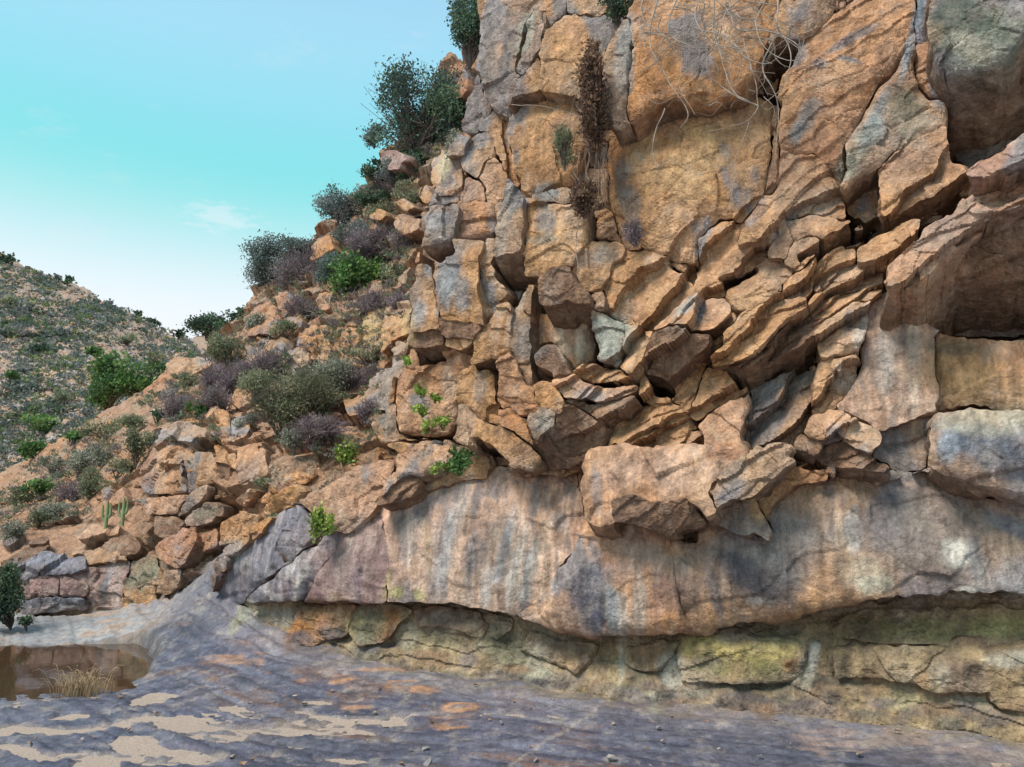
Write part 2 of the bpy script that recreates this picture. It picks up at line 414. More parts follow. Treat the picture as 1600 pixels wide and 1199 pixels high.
def block(pts, layer='main', step=2.8, edge=2.4, shrink=-3.2, ext=None, **kw):
    """a rock built on its own outline"""
    P0 = np.array(pts, float)
    seg = []
    for a, b in zip(P0, np.roll(P0, -1, 0)):
        n = max(1, int(np.linalg.norm(b - a) / 6)); seg.append(a + (b - a) * (np.arange(n) / n)[:, None])
    O = np.concatenate(seg)
    q3 = np.concatenate([O / 34.0, np.zeros((len(O), 1))], 1)
    O = O + edge * (np.stack([fbm(q3, 4, 71), fbm(q3 + 9, 4, 72)], -1) * 1.9 + np.stack([vnoise(q3 * 3.4, 73), vnoise(q3 * 3.4 + 9, 74)], -1) * 0.55)
    if ext is None:
        cen = O.mean(0); O = O + (cen - O) / (np.linalg.norm(O - cen, axis=1)[:, None] + 1e-6) * shrink
    A, B = O, np.roll(O, -1, 0)
    x0, y0 = O.min(0) - step; x1, y1 = O.max(0) + step
    nx = int((x1 - x0) / step) + 2; ny = int((y1 - y0) / step) + 2
    gx, gy = np.meshgrid(x0 + np.arange(nx) * step, y0 + np.arange(ny) * step)
    Q = np.stack([gx.ravel(), gy.ravel()], -1)
    ins = in_poly(Q, A, B)
    G = ins.reshape(ny, nx)
    nb = np.zeros_like(G)
    nb[1:, :] |= G[:-1, :]; nb[:-1, :] |= G[1:, :]; nb[:, 1:] |= G[:, :-1]; nb[:, :-1] |= G[:, 1:]
    nb2 = nb.copy(); nb2[:, 1:] |= nb[:, :-1]; nb2[:, :-1] |= nb[:, 1:]; nb2[1:, :] |= nb[:-1, :]; nb2[:-1, :] |= nb[1:, :]
    use = (G | nb2).ravel()
    idx = np.full(len(Q), -1); idx[use] = np.arange(use.sum())
    Q = Q[use]; insu = ins[use]
    dist, npt = seg_nearest(Q, A, B)
    Q[~insu] = npt[~insu]; dist[~insu] = 0
    I = idx.reshape(ny, nx); g = G
    cell = (g[:-1, :-1] | g[1:, :-1] | g[:-1, 1:] | g[1:, 1:])
    quads = np.stack([I[:-1, :-1], I[1:, :-1], I[1:, 1:], I[:-1, 1:]], -1)[cell]
    quads = quads[(quads >= 0).all(1)]
    if len(quads) < 2: return None
    return build_rock(Q, dist, quads, step, layer, ext=ext, **kw)
def dilate(m):
    o_ = m.copy(); o_[1:] |= m[:-1]; o_[:-1] |= m[1:]; o_[:, 1:] |= m[:, :-1]; o_[:, :-1] |= m[:, 1:]
    return o_
def rock_from_mask(M, x0, y0, g, layer, **kw):
    """a rock built on the cells of a partition; neighbours share their edges"""
    r_ = np.where(M.any(1))[0]; c_ = np.where(M.any(0))[0]
    if len(r_) == 0 or M.sum() < 8: return None
    j0, j1, i0, i1 = r_[0], r_[-1] + 1, c_[0], c_[-1] + 1
    m = M[j0:j1, i0:i1]; ny, nx = m.shape
    gx, gy = np.meshgrid(x0 + (i0 + np.arange(nx + 1)) * g, y0 + (j0 + np.arange(ny + 1)) * g)
    I = np.arange((nx + 1) * (ny + 1)).reshape(ny + 1, nx + 1)
    quads = np.stack([I[:-1, :-1], I[1:, :-1], I[1:, 1:], I[:-1, 1:]], -1)[m]
    # distance to the edge, in steps
    pm = np.pad(m, 1); cs = (pm[:-1, :-1].astype(int) + pm[1:, :-1] + pm[:-1, 1:] + pm[1:, 1:])
    inside = cs == 4; d = np.zeros(inside.shape); reach = ~inside
    for k in range(1, 14):
        nr = dilate(reach) if k % 2 else dilate(dilate(reach)); d[nr & ~reach] = k; reach = nr
    d[~reach] = 14
    used = np.unique(quads); rm = np.full(I.size, -1); rm[used] = np.arange(len(used)); quads = rm[quads]
    Q = np.stack([gx.ravel()[used], gy.ravel()[used]], -1); dist = d.ravel()[used] * g
    ed = np.concatenate([quads[:, [0, 1]], quads[:, [1, 2]], quads[:, [2, 3]], quads[:, [3, 0]]])
    key = np.sort(ed, 1); key = key[:, 0].astype(np.int64) * (len(Q) + 1) + key[:, 1]
    _, inv, cnt = np.unique(key, return_inverse=True, return_counts=True)
    be = ed[cnt[inv] == 1]
    for it in range(3):
        acc = np.zeros_like(Q); n = np.zeros(len(Q))
        np.add.at(acc, be[:, 0], Q[be[:, 1]]); np.add.at(acc, be[:, 1], Q[be[:, 0]]); np.add.at(n, be[:, 0], 1); np.add.at(n, be[:, 1], 1)
        k = n == 2
        Q[k] = Q[k] * .4 + acc[k] / 2 * .6
    return build_rock(Q, dist, quads, g, layer, **kw)
def partition(specs, region, g=2.3, grow=12, fill=45, fill_layer='main', fill_par=None, pals=('tan', 'mix', 'pink', 'org'), jit=.10, base_o=.1, name='rock_block', crack=1.0):
    reg = np.array(region, float); x0, y0 = reg.min(0); x1, y1 = reg.max(0)
    nx, ny = int((x1 - x0) / g), int((y1 - y0) / g)
    X, Y = np.meshgrid(x0 + (np.arange(nx) + .5) * g, y0 + (np.arange(ny) + .5) * g)
    q3 = np.stack([X / 34, Y / 34, X * 0], -1)
    wx = 5.0 * fbm(q3, 4, 71) + 1.6 * vnoise(q3 * 4.2, 73); wy = 5.0 * fbm(q3 + 9, 4, 72) + 1.6 * vnoise(q3 * 4.2 + 9, 74)
    Qw = np.stack([(X + wx).ravel(), (Y + wy).ravel()], -1)
    lab = np.full(nx * ny, -1); inreg = in_poly(Qw, reg, np.roll(reg, -1, 0))
    deep = [i for i in range(len(specs)) if specs[i].get('deep')]
    order = sorted(range(len(specs)), key=lambda i: specs[i]['o'] + (10 if specs[i].get('deep') else 0))
    for i in order:
        p = specs[i]['pts']; bb = (Qw[:, 0] > p[:, 0].min() - 1) & (Qw[:, 0] < p[:, 0].max() + 1) & (Qw[:, 1] > p[:, 1].min() - 1) & (Qw[:, 1] < p[:, 1].max() + 1)
        k = np.where(bb)[0]; k = k[in_poly(Qw[k], p, np.roll(p, -1, 0))]; lab[k] = i
    lab = lab.reshape(ny, nx); inreg = inreg.reshape(ny, nx)
    for it in range(int(grow / g)):
        new = lab.copy()
        sh = [(1, 0), (-1, 0), (0, 1), (0, -1)] + ([(1, 1), (-1, -1), (1, -1), (-1, 1)] if it % 2 else [])
        for dy, dx in sh:
            r_ = np.roll(np.roll(lab, dy, 0), dx, 1); m = (new < 0) & (r_ >= 0) & inreg & ~np.isin(r_, deep); new[m] = r_[m]
        lab = new
    # natural joints split what no outline covers
    free = np.argwhere((lab < 0) & inreg) if fill else []
    rs = np.random.RandomState(int((fill or 1) * 13))
    extra = []
    if len(free):
        fw = Qw.reshape(ny, nx, 2)[free[:, 0], free[:, 1]]
        diag = (fw[:, 0] > 930) & (fw[:, 1] > 330) & (fw[:, 1] < 745)
        th = np.where(diag, -.55, -.12); W_ = np.where(diag, fill * 2.0, fill * .95); H_ = np.where(diag, fill * .5, fill * 1.35)
        u = fw[:, 0] * np.cos(th) + fw[:, 1] * np.sin(th); v = -fw[:, 0] * np.sin(th) + fw[:, 1] * np.cos(th)
        z0 = np.zeros(len(u), np.int64)
        row = np.floor(v / H_ + .35 * vnoise(np.stack([u / fill * .4, z0 * 1., z0 * 1.], -1), 7)).astype(np.int64)
        col = np.floor(u / W_ + _hash(row, z0, z0, 3) + .3 * vnoise(np.stack([u / fill * .5, row * 3.7, z0 * 1.], -1), 8)).astype(np.int64)
        uniq, bi = np.unique((row * 4001 + col) * 2 + diag, return_inverse=True)
        lab[free[:, 0], free[:, 1]] = len(specs) + bi
        for k in range(len(uniq)):
            dg = uniq[k] % 2 == 1
            extra.append(dict(o=base_o + rs.uniform(-jit, jit), layer=fill_layer, parent=fill_par, kw=dict(D=.7, pal=pals[rs.randint(len(pals))], name=name, strata=.5 if dg else (.3 if rs.rand() < .3 else 0), tx=rs.uniform(-.15, .15), ty=rs.uniform(-.1, .3) if dg else rs.uniform(-.12, .15))))
    bd = np.zeros(lab.shape, bool)
    for dy, dx in ((1, 0), (0, 1)):
        bd |= (lab != np.roll(np.roll(lab, dy, 0), dx, 1))
    cn = fbm(np.stack([X / 55, Y / 40, X * 0 + 3], -1), 3, 151); cn2 = fbm(np.stack([X / 9, Y / 9, X * 0], -1), 2, 153)
    if crack:
        cut = bd & (cn + .25 * cn2 > .10 - crack * .1); wide = dilate(cut) & (cn > .42) & inreg
        lab = np.where((cut | wide) & (lab >= 0), -2, lab)
    for i, sp in enumerate(specs + extra):
        rock_from_mask(lab == i, x0, y0, g, sp['layer'], o=sp['o'], parent=sp['parent'], **sp['kw'])
def build_rock(Q, dist, quads, step, layer='main', o=0.15, D=0.8, pal='tan', name='rock_block', parent=None, ty=None, tx=None, fac=0.2, rough=1.0,
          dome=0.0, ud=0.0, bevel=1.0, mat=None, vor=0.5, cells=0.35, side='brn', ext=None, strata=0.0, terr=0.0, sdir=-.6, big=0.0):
    NB[0] += 1; seed = NB[0] * 7 + 3; rs = np.random.RandomState(seed)
    flat = vor < .3 or ext is not None
    if ty is None: ty = 0 if flat else rs.uniform(-.05, .09)
    if tx is None: tx = 0 if flat else rs.uniform(-.09, .09)
    px, py = Q[:, 0], Q[:, 1]
    L = LAYERS[layer]
    d0 = L(px, py)
    Pb = at(px, py, d0)
    c = Q.mean(0)
    e = 6.0
    cp = at(np.array([c[0] - e, c[0] + e, c[0], c[0]]), np.array([c[1], c[1], c[1] - e, c[1] + e]),
            L(np.array([c[0] - e, c[0] + e, c[0], c[0]]), np.array([c[1], c[1], c[1] - e, c[1] + e])))
    tu = cp[1] - cp[0]; tv = cp[2] - cp[3]
    n = np.cross(tu, tv); n /= np.linalg.norm(n)
    if n[1] > 0: n = -n
    dc = float(L(np.array([c[0]]), np.array([c[1]]))[0]); mpp = dc / FPX          # metres per pixel here
    s = (px - c[0]) * mpp; t = -(py - c[1]) * mpp
    size = math.sqrt(max(len(quads), 1)) * step * mpp
    dm = dist * mpp
    att = .2 + .8 * smooth(170, 330, px + .35 * (py - 700)) if (layer == 'slope' and ext is not None) else np.ones(len(Q))
    # relief along the rock's own normal: broad chipped faces, then fracture facets at falling scales, then grain
    ps = np.stack([s, t], -1)
    h = np.zeros(len(Q))
    if fac > 0:
        hp = np.zeros(len(Q))
        for k in range(rs.randint(3, 6)):
            a = rs.uniform(0, 2 * math.pi); gmag = rs.uniform(0.15, 0.6); off = rs.uniform(0.12, 0.42) * size
            hp = np.minimum(hp, -gmag * np.maximum(ps @ np.array([math.cos(a), math.sin(a)]) - off, 0))
        h += fac * .45 * hp
    if vor > 0:
        th = 0.5 if c[0] > 900 else 0.15
        wq = 0.35 * np.stack([fbm(Pb * 2.1, 3, 91), fbm(Pb * 2.1 + 5, 3, 92)], -1)
        U = Pb[:, 0] * math.cos(th) + Pb[:, 2] * math.sin(th) + wq[:, 0] * 0.3; Vv = -Pb[:, 0] * math.sin(th) + Pb[:, 2] * math.cos(th) + wq[:, 1] * 0.3
        for Lc, amp, ck_ in ((cells * 1.5, .15, .12), (cells * .55, .14, .12), (cells * .22, .12, .1)):
            va, g1, g2, du, dv, gap = fracture(U / (Lc * 1.25), Vv / Lc, seed + int(Lc * 1000))
            h += att * vor * Lc * amp * (0.38 * va + 1.25 * (g1 * du + g2 * dv) - ck_ * smooth(.07, 0, gap))
    if strata > 0:
        q = (Pb[:, 2] + sdir * Pb[:, 0]) / 0.15 + 1.5 * fbm(Pb * 1.5, 4, 95)
        fr = q - np.floor(q)
        h += strata * smooth(-.35, .25, fbm(Pb * 1.1 + 60, 2, 96)) * (0.07 * _hash(np.floor(q).astype(np.int64), np.zeros(len(q), np.int64), np.zeros(len(q), np.int64), seed) - 0.05 * fr)
    if layer == 'main' and ext is None and mat is None:
        wgt = smooth(890, 1010, px + .25 * (py - 500)) * smooth(250, 380, py + .35 * (px - 1250)) * smooth(770, 690, py)
        if wgt.max() > 0:
            q = (Pb[:, 2] - .72 * Pb[:, 0]) * .81 / .30 + 1.2 * fbm(Pb * .9, 3, 171) + .25 * fbm(Pb * 4, 3, 173); k_ = np.floor(q).astype(np.int64); fr = q - k_
            seg_ = np.floor(Pb[:, 0] * 1.1 + 1.5 * fbm(Pb * 1.2, 2, 175) + 7 * _hash(k_, k_ * 0, k_ * 0, 2)).astype(np.int64)
            h += wgt * (.06 + .17 * _hash(k_, seg_, k_ * 0, 3)) * (.45 - fr)
    if big > 0: h += big * (fbm(Pb * .07, 4, 161) + .5 * np.abs(fbm(Pb * .16, 3, 162)))
    if terr > 0:
        q = (Pb[:, 2] + .10 * Pb[:, 0]) / .62 + 1.1 * fbm(Pb * .8, 3, 97); fr = q - np.floor(q)
        h += att * terr * (.30 * (.5 - fr) + .2 * (_hash(np.floor(q).astype(np.int64), np.floor(Pb[:, 0] * .9 + fbm(Pb * 1.1, 2, 98) * 2).astype(np.int64), np.zeros(len(q), np.int64), 4) - .5))
    h += rough * (0.020 * min(1.2, size) * fbm(Pb * 2.2, 3, 61) + 0.012 * fbm(Pb * 11, 3, 66))
    if dome: h += dome * (1 - np.clip((s / (0.5 * np.ptp(s))) ** 2 * 0.5 + (t / (0.5 * np.ptp(t))) ** 2, 0, 1.5))
    bw = bevel * min(0.034, 0.06 * size) * (1 + 0.9 * fbm(Pb * 5, 2, 68))
    h -= 1.3 * bw * np.exp(-(dm / np.maximum(bw, 1e-3)) * 1.4) * (.15 + .85 * smooth(-.05, .25, fbm(Pb * 1.3 + 31, 2, 69)))
    lift = o + ty * t + tx * s
    rd = rays(px, py)
    cosn = np.maximum(-(rd @ n), 0.25)
    P = at(px, py, d0 - lift / cosn) + n * h[:, None]
    colr = rock_colour(P, px, py, pal, seed)
    # sides: extrude the open edge back into the hill
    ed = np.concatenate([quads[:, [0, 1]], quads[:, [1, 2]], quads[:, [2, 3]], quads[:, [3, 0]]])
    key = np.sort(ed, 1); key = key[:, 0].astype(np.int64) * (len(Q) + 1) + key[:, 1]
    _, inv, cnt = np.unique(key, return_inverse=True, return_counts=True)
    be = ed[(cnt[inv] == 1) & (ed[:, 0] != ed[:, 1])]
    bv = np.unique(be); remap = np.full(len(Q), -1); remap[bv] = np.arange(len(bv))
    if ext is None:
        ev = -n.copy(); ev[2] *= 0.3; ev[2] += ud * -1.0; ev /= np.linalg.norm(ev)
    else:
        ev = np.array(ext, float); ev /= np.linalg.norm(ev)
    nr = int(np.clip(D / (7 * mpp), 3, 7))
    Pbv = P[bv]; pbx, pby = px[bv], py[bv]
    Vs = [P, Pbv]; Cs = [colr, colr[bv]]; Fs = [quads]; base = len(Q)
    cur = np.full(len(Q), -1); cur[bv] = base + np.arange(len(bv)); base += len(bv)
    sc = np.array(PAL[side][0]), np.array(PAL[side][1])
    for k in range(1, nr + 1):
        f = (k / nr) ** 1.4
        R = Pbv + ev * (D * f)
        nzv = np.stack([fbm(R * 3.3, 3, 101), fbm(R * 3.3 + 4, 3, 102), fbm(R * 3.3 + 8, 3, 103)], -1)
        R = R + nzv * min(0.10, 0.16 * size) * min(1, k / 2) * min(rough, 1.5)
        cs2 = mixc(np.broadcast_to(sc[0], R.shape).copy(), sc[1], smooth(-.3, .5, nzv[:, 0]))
        ck = mixc(colr[bv], cs2, np.full(len(R), min(0.9, 0.4 * k)))  # sides darken to brown: fresh rock, plus underside shade in the colour
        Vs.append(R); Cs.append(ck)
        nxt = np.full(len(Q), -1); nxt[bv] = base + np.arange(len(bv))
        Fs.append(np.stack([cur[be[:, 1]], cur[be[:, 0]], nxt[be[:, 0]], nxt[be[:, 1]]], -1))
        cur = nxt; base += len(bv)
    V = np.concatenate(Vs); F = np.concatenate(Fs); C = np.concatenate(Cs)
    # drop collapsed quads
    F = F[(F[:, 0] != F[:, 2]) & (F[:, 1] != F[:, 3])]
    return make_mesh(name, V, F, C, mat or ROCK, parent, smooth_shade=(mat is not None))

CROPS = {'A': (600, 0, 3.2), 'B': (1100, 0, 3.2), 'C': (600, 350, 3.2), 'D': (1100, 350, 3.2), 'E': (800, 680, 3.2), 'F': (1100, 680, 3.2),
         'G': (400, 680, 3.2), 'H': (200, 350, 3.2), 'I': (0, 650, 3.2), 'P': (0, 0, 1.0), 'K': (480, 80, 3.746), 'M': (400, 900, 3.556), 'N': (800, 900, 3.556), 'O': (1150, 900, 3.556)}
def cp(crop, flat):
    x0, y0, s = CROPS[crop]
    a = np.array(flat, float).reshape(-1, 2)
    return a / s + np.array([x0, y0])
# ------------------------------------------------------------------ stains that the rock itself carries (varnish, lichen, mineral runs)
# upper cliff
S(800, 60, 12, 40, 10, (.24, .20, .19), .7); S(790, 100, 9, 25, 0, (.16, .14, .15), .7); S(765, 90, 12, 60, 0, (.30, .25, .22), .6)
S(822, 55, 11, 38, 10, (.34, .33, .27), .9); S(978, 90, 12, 55, 4, (.36, .34, .31), .9); S(975, 280, 12, 32, 0, (.16, .16, .16), .8); S(985, 320, 14, 22, 0, (.26, .25, .24), .7)
S(808, 245, 6, 16, 0, GREYBL, .7); S(852, 300, 20, 12, 0, (.27, .28, .28), .9); S(850, 345, 16, 24, 0, (.26, .26, .26), .75); S(845, 375, 22, 8, 0, (.33, .32, .25), .6)
S(1262, 185, 26, 16, 125, (.23, .26, .28), .95); S(1245, 210, 10, 14, 20, (.24, .26, .27), .8); S(1330, 103, 20, 7, 15, (.22, .25, .29), .9); S(1325, 70, 42, 6, -30, (.24, .24, .26), .8); S(1280, 108, 14, 10, 0, (.26, .26, .28), .7)
S(1365, 190, 10, 50, 25, (.25, .29, .31), .9); S(1372, 200, 15, 20, 0, (.26, .30, .31), .85); S(1430, 40, 7, 90, 15, (.28, .31, .34), .85); S(1420, 175, 34, 30, 0, (.25, .25, .19), .8); S(1410, 150, 16, 12, 0, (.13, .13, .10), .6)
S(1530, 60, 60, 50, 10, (.23, .26, .19), .85); S(1500, 20, 40, 30, 0, (.10, .12, .10), .8); S(1520, 75, 34, 14, 15, (.40, .37, .29), .7); S(1325, 260, 14, 18, 10, (.30, .32, .26), .7); S(1345, 230, 14, 40, 30, (.30, .29, .22), .6)
S(700, 440, 11, 32, 12, (.27, .28, .29), .9); S(688, 420, 8, 40, 0, (.28, .28, .28), .7); S(655, 490, 12, 22, 15, (.36, .36, .37), .85); S(680, 345, 20, 12, -8, (.29, .29, .31), .8); S(785, 370, 10, 60, 10, (.33, .29, .24), .7)
S(825, 530, 26, 30, 10, (.24, .24, .24), .85); S(880, 530, 8, 34, -5, (.60, .47, .34), .9); S(908, 540, 7, 26, 5, (.60, .48, .35), .85); S(955, 520, 26, 34, 0, (.33, .35, .30), .9); S(1075, 480, 22, 9, -35, (.32, .34, .33), .8)
S(805, 480, 8, 50, 15, (.33, .32, .29), .6); S(700, 600, 10, 30, 0, (.50, .40, .32), .6); S(750, 600, 8, 30, 0, (.30, .26, .24), .6); S(850, 660, 14, 18, 0, (.32, .31, .28), .7); S(920, 620, 22, 10, 10, (.32, .29, .29), .6)
S(915, 405, 26, 14, 0, (.38, .29, .24), .6); S(940, 400, 20, 16, 0, (.33, .31, .27), .6); S(1010, 250, 25, 40, 0, (.52, .35, .19), .5); S(1090, 260, 40, 60, 0, (.54, .37, .19), .5)
# right wall under the great overhang
S(1345, 510, 11, 36, 12, (.40, .385, .36), .85); S(1325, 505, 8, 24, 5, (.24, .22, .22), .8); S(1415, 500, 8, 36, 10, (.30, .21, .15), .7); S(1405, 560, 14, 80, 0, (.33, .25, .21), .7); S(1380, 560, 14, 60, 0, (.36, .33, .29), .6); S(1428, 570, 9, 80, 0, (.55, .44, .35), .8); S(1355, 600, 9, 50, 10, (.33, .24, .18), .6)
S(1320, 590, 20, 20, 0, (.47, .41, .36), .7); S(1195, 650, 30, 45, 10, (.21, .20, .215), .8); S(1240, 590, 40, 25, 0, (.27, .265, .25), .7); S(1190, 600, 16, 14, 0, (.25, .26, .27), .7); S(1500, 570, 60, 40, 0, (.46, .27, .11), .6); S(1550, 620, 60, 40, 0, (.44, .28, .13), .5); S(1480, 540, 60, 14, 10, (.22, .19, .15), .6)
S(1530, 690, 55, 22, 15, (.17, .19, .23), .9); S(1560, 720, 70, 22, 20, (.17, .19, .24), .9); S(1480, 700, 14, 20, 0, (.26, .29, .33), .8); S(1540, 660, 60, 20, 0, (.33, .31, .24), .6)
# lower wall runs
S(1330, 850, 230, 75, -4, (.33, .24, .185), .7); S(1180, 880, 95, 62, 0, (.215, .185, .185), .85); S(1420, 810, 90, 55, 0, (.26, .215, .195), .7); S(1560, 850, 70, 60, 0, (.33, .26, .215), .6); S(740, 850, 70, 75, 10, (.38, .29, .235), .5); S(925, 940, 40, 55, 0, (.25, .21, .20), .6); S(540, 880, 70, 55, 20, (.31, .215, .20), .6)
for x, yy, rx, ry, a, c, k in [(700, 850, 9, 62, 8, (.36, .345, .345), .8), (722, 790, 7, 40, 12, (.42, .38, .35), .7), (745, 785, 8, 24, 15, (.22, .22, .24), .8), (742, 865, 18, 34, 8, (.20, .19, .21), .75), (738, 880, 10, 22, 0, (.13, .13, .15), .6),
        (790, 850, 9, 60, 14, (.30, .30, .31), .7), (812, 860, 7, 66, 16, (.52, .43, .36), .75), (830, 880, 10, 50, 14, (.30, .31, .30), .75), (800, 900, 8, 46, 8, (.47, .42, .37), .7), (760, 910, 8, 30, 0, (.46, .43, .40), .6), (850, 840, 12, 40, 5, (.54, .40, .28), .5), (875, 815, 14, 16, 0, (.36, .32, .30), .7),
        (690, 900, 9, 30, 0, (.42, .40, .40), .7), (667, 845, 7, 50, -6, (.40, .29, .19), .6), (640, 840, 4, 55, 0, (.52, .42, .34), .8), (655, 810, 6, 40, 0, (.30, .25, .24), .5), (625, 820, 7, 36, 0, (.28, .25, .25), .6), (605, 830, 8, 24, -10, (.53, .31, .24), .6),
        (585, 890, 18, 40, 10, (.26, .155, .145), .7), (560, 905, 10, 26, 0, (.27, .19, .22), .6), (525, 870, 22, 34, 20, (.30, .19, .18), .6), (545, 850, 6, 40, 20, (.44, .34, .30), .6), (490, 930, 16, 18, 0, (.21, .11, .12), .85), (455, 890, 7, 44, 25, (.46, .43, .41), .85), (472, 905, 5, 34, 20, (.48, .44, .40), .7), (495, 850, 5, 40, 30, (.44, .37, .34), .6),
        (430, 870, 22, 30, 30, (.26, .25, .28), .7), (445, 915, 14, 18, 0, (.30, .21, .23), .6), (620, 925, 12, 10, 0, (.43, .38, .17), .8), (656, 930, 8, 8, 0, (.52, .45, .22), .8), (605, 915, 6, 20, 10, (.40, .31, .15), .6),
        (925, 925, 21, 56, 2, (.095, .105, .15), 1), (935, 970, 9, 20, 0, (.12, .12, .16), .8), (905, 920, 10, 30, 0, (.24, .20, .22), .7), (960, 945, 9, 40, -5, (.36, .37, .37), .85), (975, 960, 7, 34, 0, (.48, .42, .36), .7), (1000, 940, 10, 46, 0, (.44, .37, .31), .7), (1040, 940, 18, 34, 0, (.36, .205, .155), .7), (1050, 970, 16, 12, 0, (.50, .25, .11), .8), (1075, 930, 14, 50, -10, (.34, .22, .17), .7),
        (1118, 930, 9, 55, -14, (.17, .17, .20), .85), (1140, 930, 5, 40, -18, (.46, .32, .22), .7), (1160, 880, 30, 30, 0, (.22, .20, .23), .8), (1190, 905, 52, 42, 0, (.105, .095, .105), .9), (1170, 900, 22, 26, 0, (.10, .095, .11), .7), (1180, 940, 14, 8, 0, (.33, .31, .29), .5), (1230, 850, 60, 50, 0, (.24, .21, .20), .7),
        (1190, 790, 14, 26, 10, (.50, .28, .11), .85), (1220, 770, 22, 10, 0, (.47, .25, .12), .7), (1310, 830, 5, 45, -5, (.48, .36, .26), .7), (1332, 830, 12, 32, 0, (.36, .34, .32), .85), (1335, 797, 6, 7, 0, (.15, .16, .19), .9), (1320, 780, 6, 14, 15, (.22, .21, .22), .7), (1385, 800, 30, 44, 5, (.195, .185, .205), .85), (1430, 810, 26, 30, 0, (.29, .25, .21), .6), (1350, 900, 26, 24, 0, (.45, .36, .26), .7), (1370, 915, 30, 14, 0, (.38, .36, .28), .6), (1320, 890, 9, 36, 0, (.50, .35, .23), .6),
        (1494, 868, 20, 20, 0, (.50, .47, .41), .9), (1505, 925, 22, 7, -10, (.50, .46, .40), .7), (1525, 880, 12, 34, -10, (.24, .235, .24), .7), (1570, 860, 30, 30, 0, (.42, .29, .20), .6), (1575, 820, 40, 12, 25, (.20, .20, .23), .7), (1590, 900, 30, 26, 0, (.30, .28, .28), .6), (1300, 780, 60, 20, 0, (.40, .26, .16), .4),
        (975, 740, 40, 24, 0, (.52, .34, .25), .6), (1050, 740, 30, 30, 0, (.54, .36, .26), .7), (1100, 760, 14, 22, 0, (.56, .37, .24), .8), (930, 760, 8, 34, 0, (.26, .24, .24), .7), (1125, 705, 24, 16, 20, (.40, .19, .11), .7), (1140, 770, 22, 12, -40, (.25, .25, .28), .8)]:
    S(x, yy, rx, ry, a, c, k)
# band under the overhang: ochre, moss, orange seep
for x, yy, rx, ry, a, c, k in [(470, 980, 14, 36, 30, (.47, .20, .06), .9), (490, 960, 10, 26, 0, (.45, .24, .09), .7), (612, 965, 14, 16, 0, (.48, .215, .085), .9), (605, 985, 9, 14, 0, (.44, .20, .09), .7), (560, 980, 40, 20, 0, (.33, .29, .15), .7), (570, 990, 14, 14, 0, (.17, .185, .13), .7), (515, 985, 20, 20, 0, (.28, .17, .14), .6), (440, 965, 16, 14, 0, (.36, .37, .34), .6), (375, 965, 8, 22, 30, (.46, .43, .22), .8), (400, 960, 18, 20, 0, (.30, .31, .26), .6),
        (700, 970, 50, 18, 0, (.30, .25, .19), .6), (740, 1000, 30, 14, 0, (.12, .11, .09), .6), (670, 1005, 40, 12, 0, (.42, .37, .22), .6), (800, 1020, 50, 20, 20, (.30, .29, .19), .7), (845, 1060, 18, 16, 0, (.44, .43, .33), .8), (890, 1030, 14, 16, 0, (.44, .28, .15), .7), (960, 1050, 10, 44, 6, (.50, .39, .22), .85), (970, 1030, 6, 28, 0, (.54, .50, .43), .8), (1010, 1025, 24, 18, 0, (.42, .24, .14), .7), (1045, 1050, 14, 20, 0, (.47, .46, .41), .6), (1025, 1100, 14, 20, 0, (.46, .42, .30), .8),
        (1110, 1010, 40, 16, 0, (.45, .35, .13), .8), (1180, 1020, 50, 20, 0, (.43, .35, .12), .8), (1160, 1045, 60, 14, 0, (.34, .32, .13), .7), (1240, 1040, 14, 10, 10, (.46, .24, .12), .8), (1270, 1030, 7, 26, 10, (.52, .50, .43), .85), (1258, 1035, 5, 18, 10, (.05, .06, .055), .8), (1200, 985, 40, 12, 0, (.10, .11, .075), .7), (1330, 985, 60, 20, 0, (.24, .18, .09), .6), (1460, 990, 60, 20, 0, (.33, .27, .11), .7), (1560, 980, 40, 16, 0, (.42, .37, .15), .8),
        (1180, 1072, 60, 9, 0, (.12, .125, .11), .75), (1320, 1065, 50, 7, 5, (.11, .115, .09), .7), (1400, 1030, 40, 12, 0, (.35, .26, .15), .6), (1500, 1060, 36, 22, 0, (.36, .24, .19), .7), (1575, 1030, 30, 12, 0, (.50, .47, .38), .8), (1410, 1095, 30, 14, 0, (.47, .41, .23), .8), (1440, 1065, 14, 16, 0, (.43, .24, .11), .7), (1520, 1095, 30, 12, 0, (.34, .31, .24), .6), (1250, 1110, 60, 14, 0, (.34, .26, .23), .7), (1200, 1100, 16, 16, 0, (.36, .25, .19), .6)]:
    S(x, yy, rx, ry, a, c, k)
for i_ in range(46):
    x_ = 470 + i_ * 26; y_ = float(np.interp(x_, [470, 640, 900, 1100, 1350, 1600, 1700], [1000, 1030, 1075, 1092, 1110, 1118, 1118])) + 14 * math.sin(i_ * 2.3)
    S(x_, y_, 22 + 9 * math.sin(i_ * 1.7), 9 + 4 * math.cos(i_ * 3.1), 12 * math.sin(i_), [(.19, .165, .185), (.24, .19, .165), (.16, .145, .15), (.33, .205, .125), (.22, .21, .17)][i_ % 5], .75)
    if i_ % 2 == 0: S(x_ + 8, y_ - 48, 16, 20, 10 * math.sin(i_ * 2), [(.15, .13, .10), (.36, .235, .13), (.22, .20, .13), (.38, .35, .27)][(i_ // 2) % 4], .6)
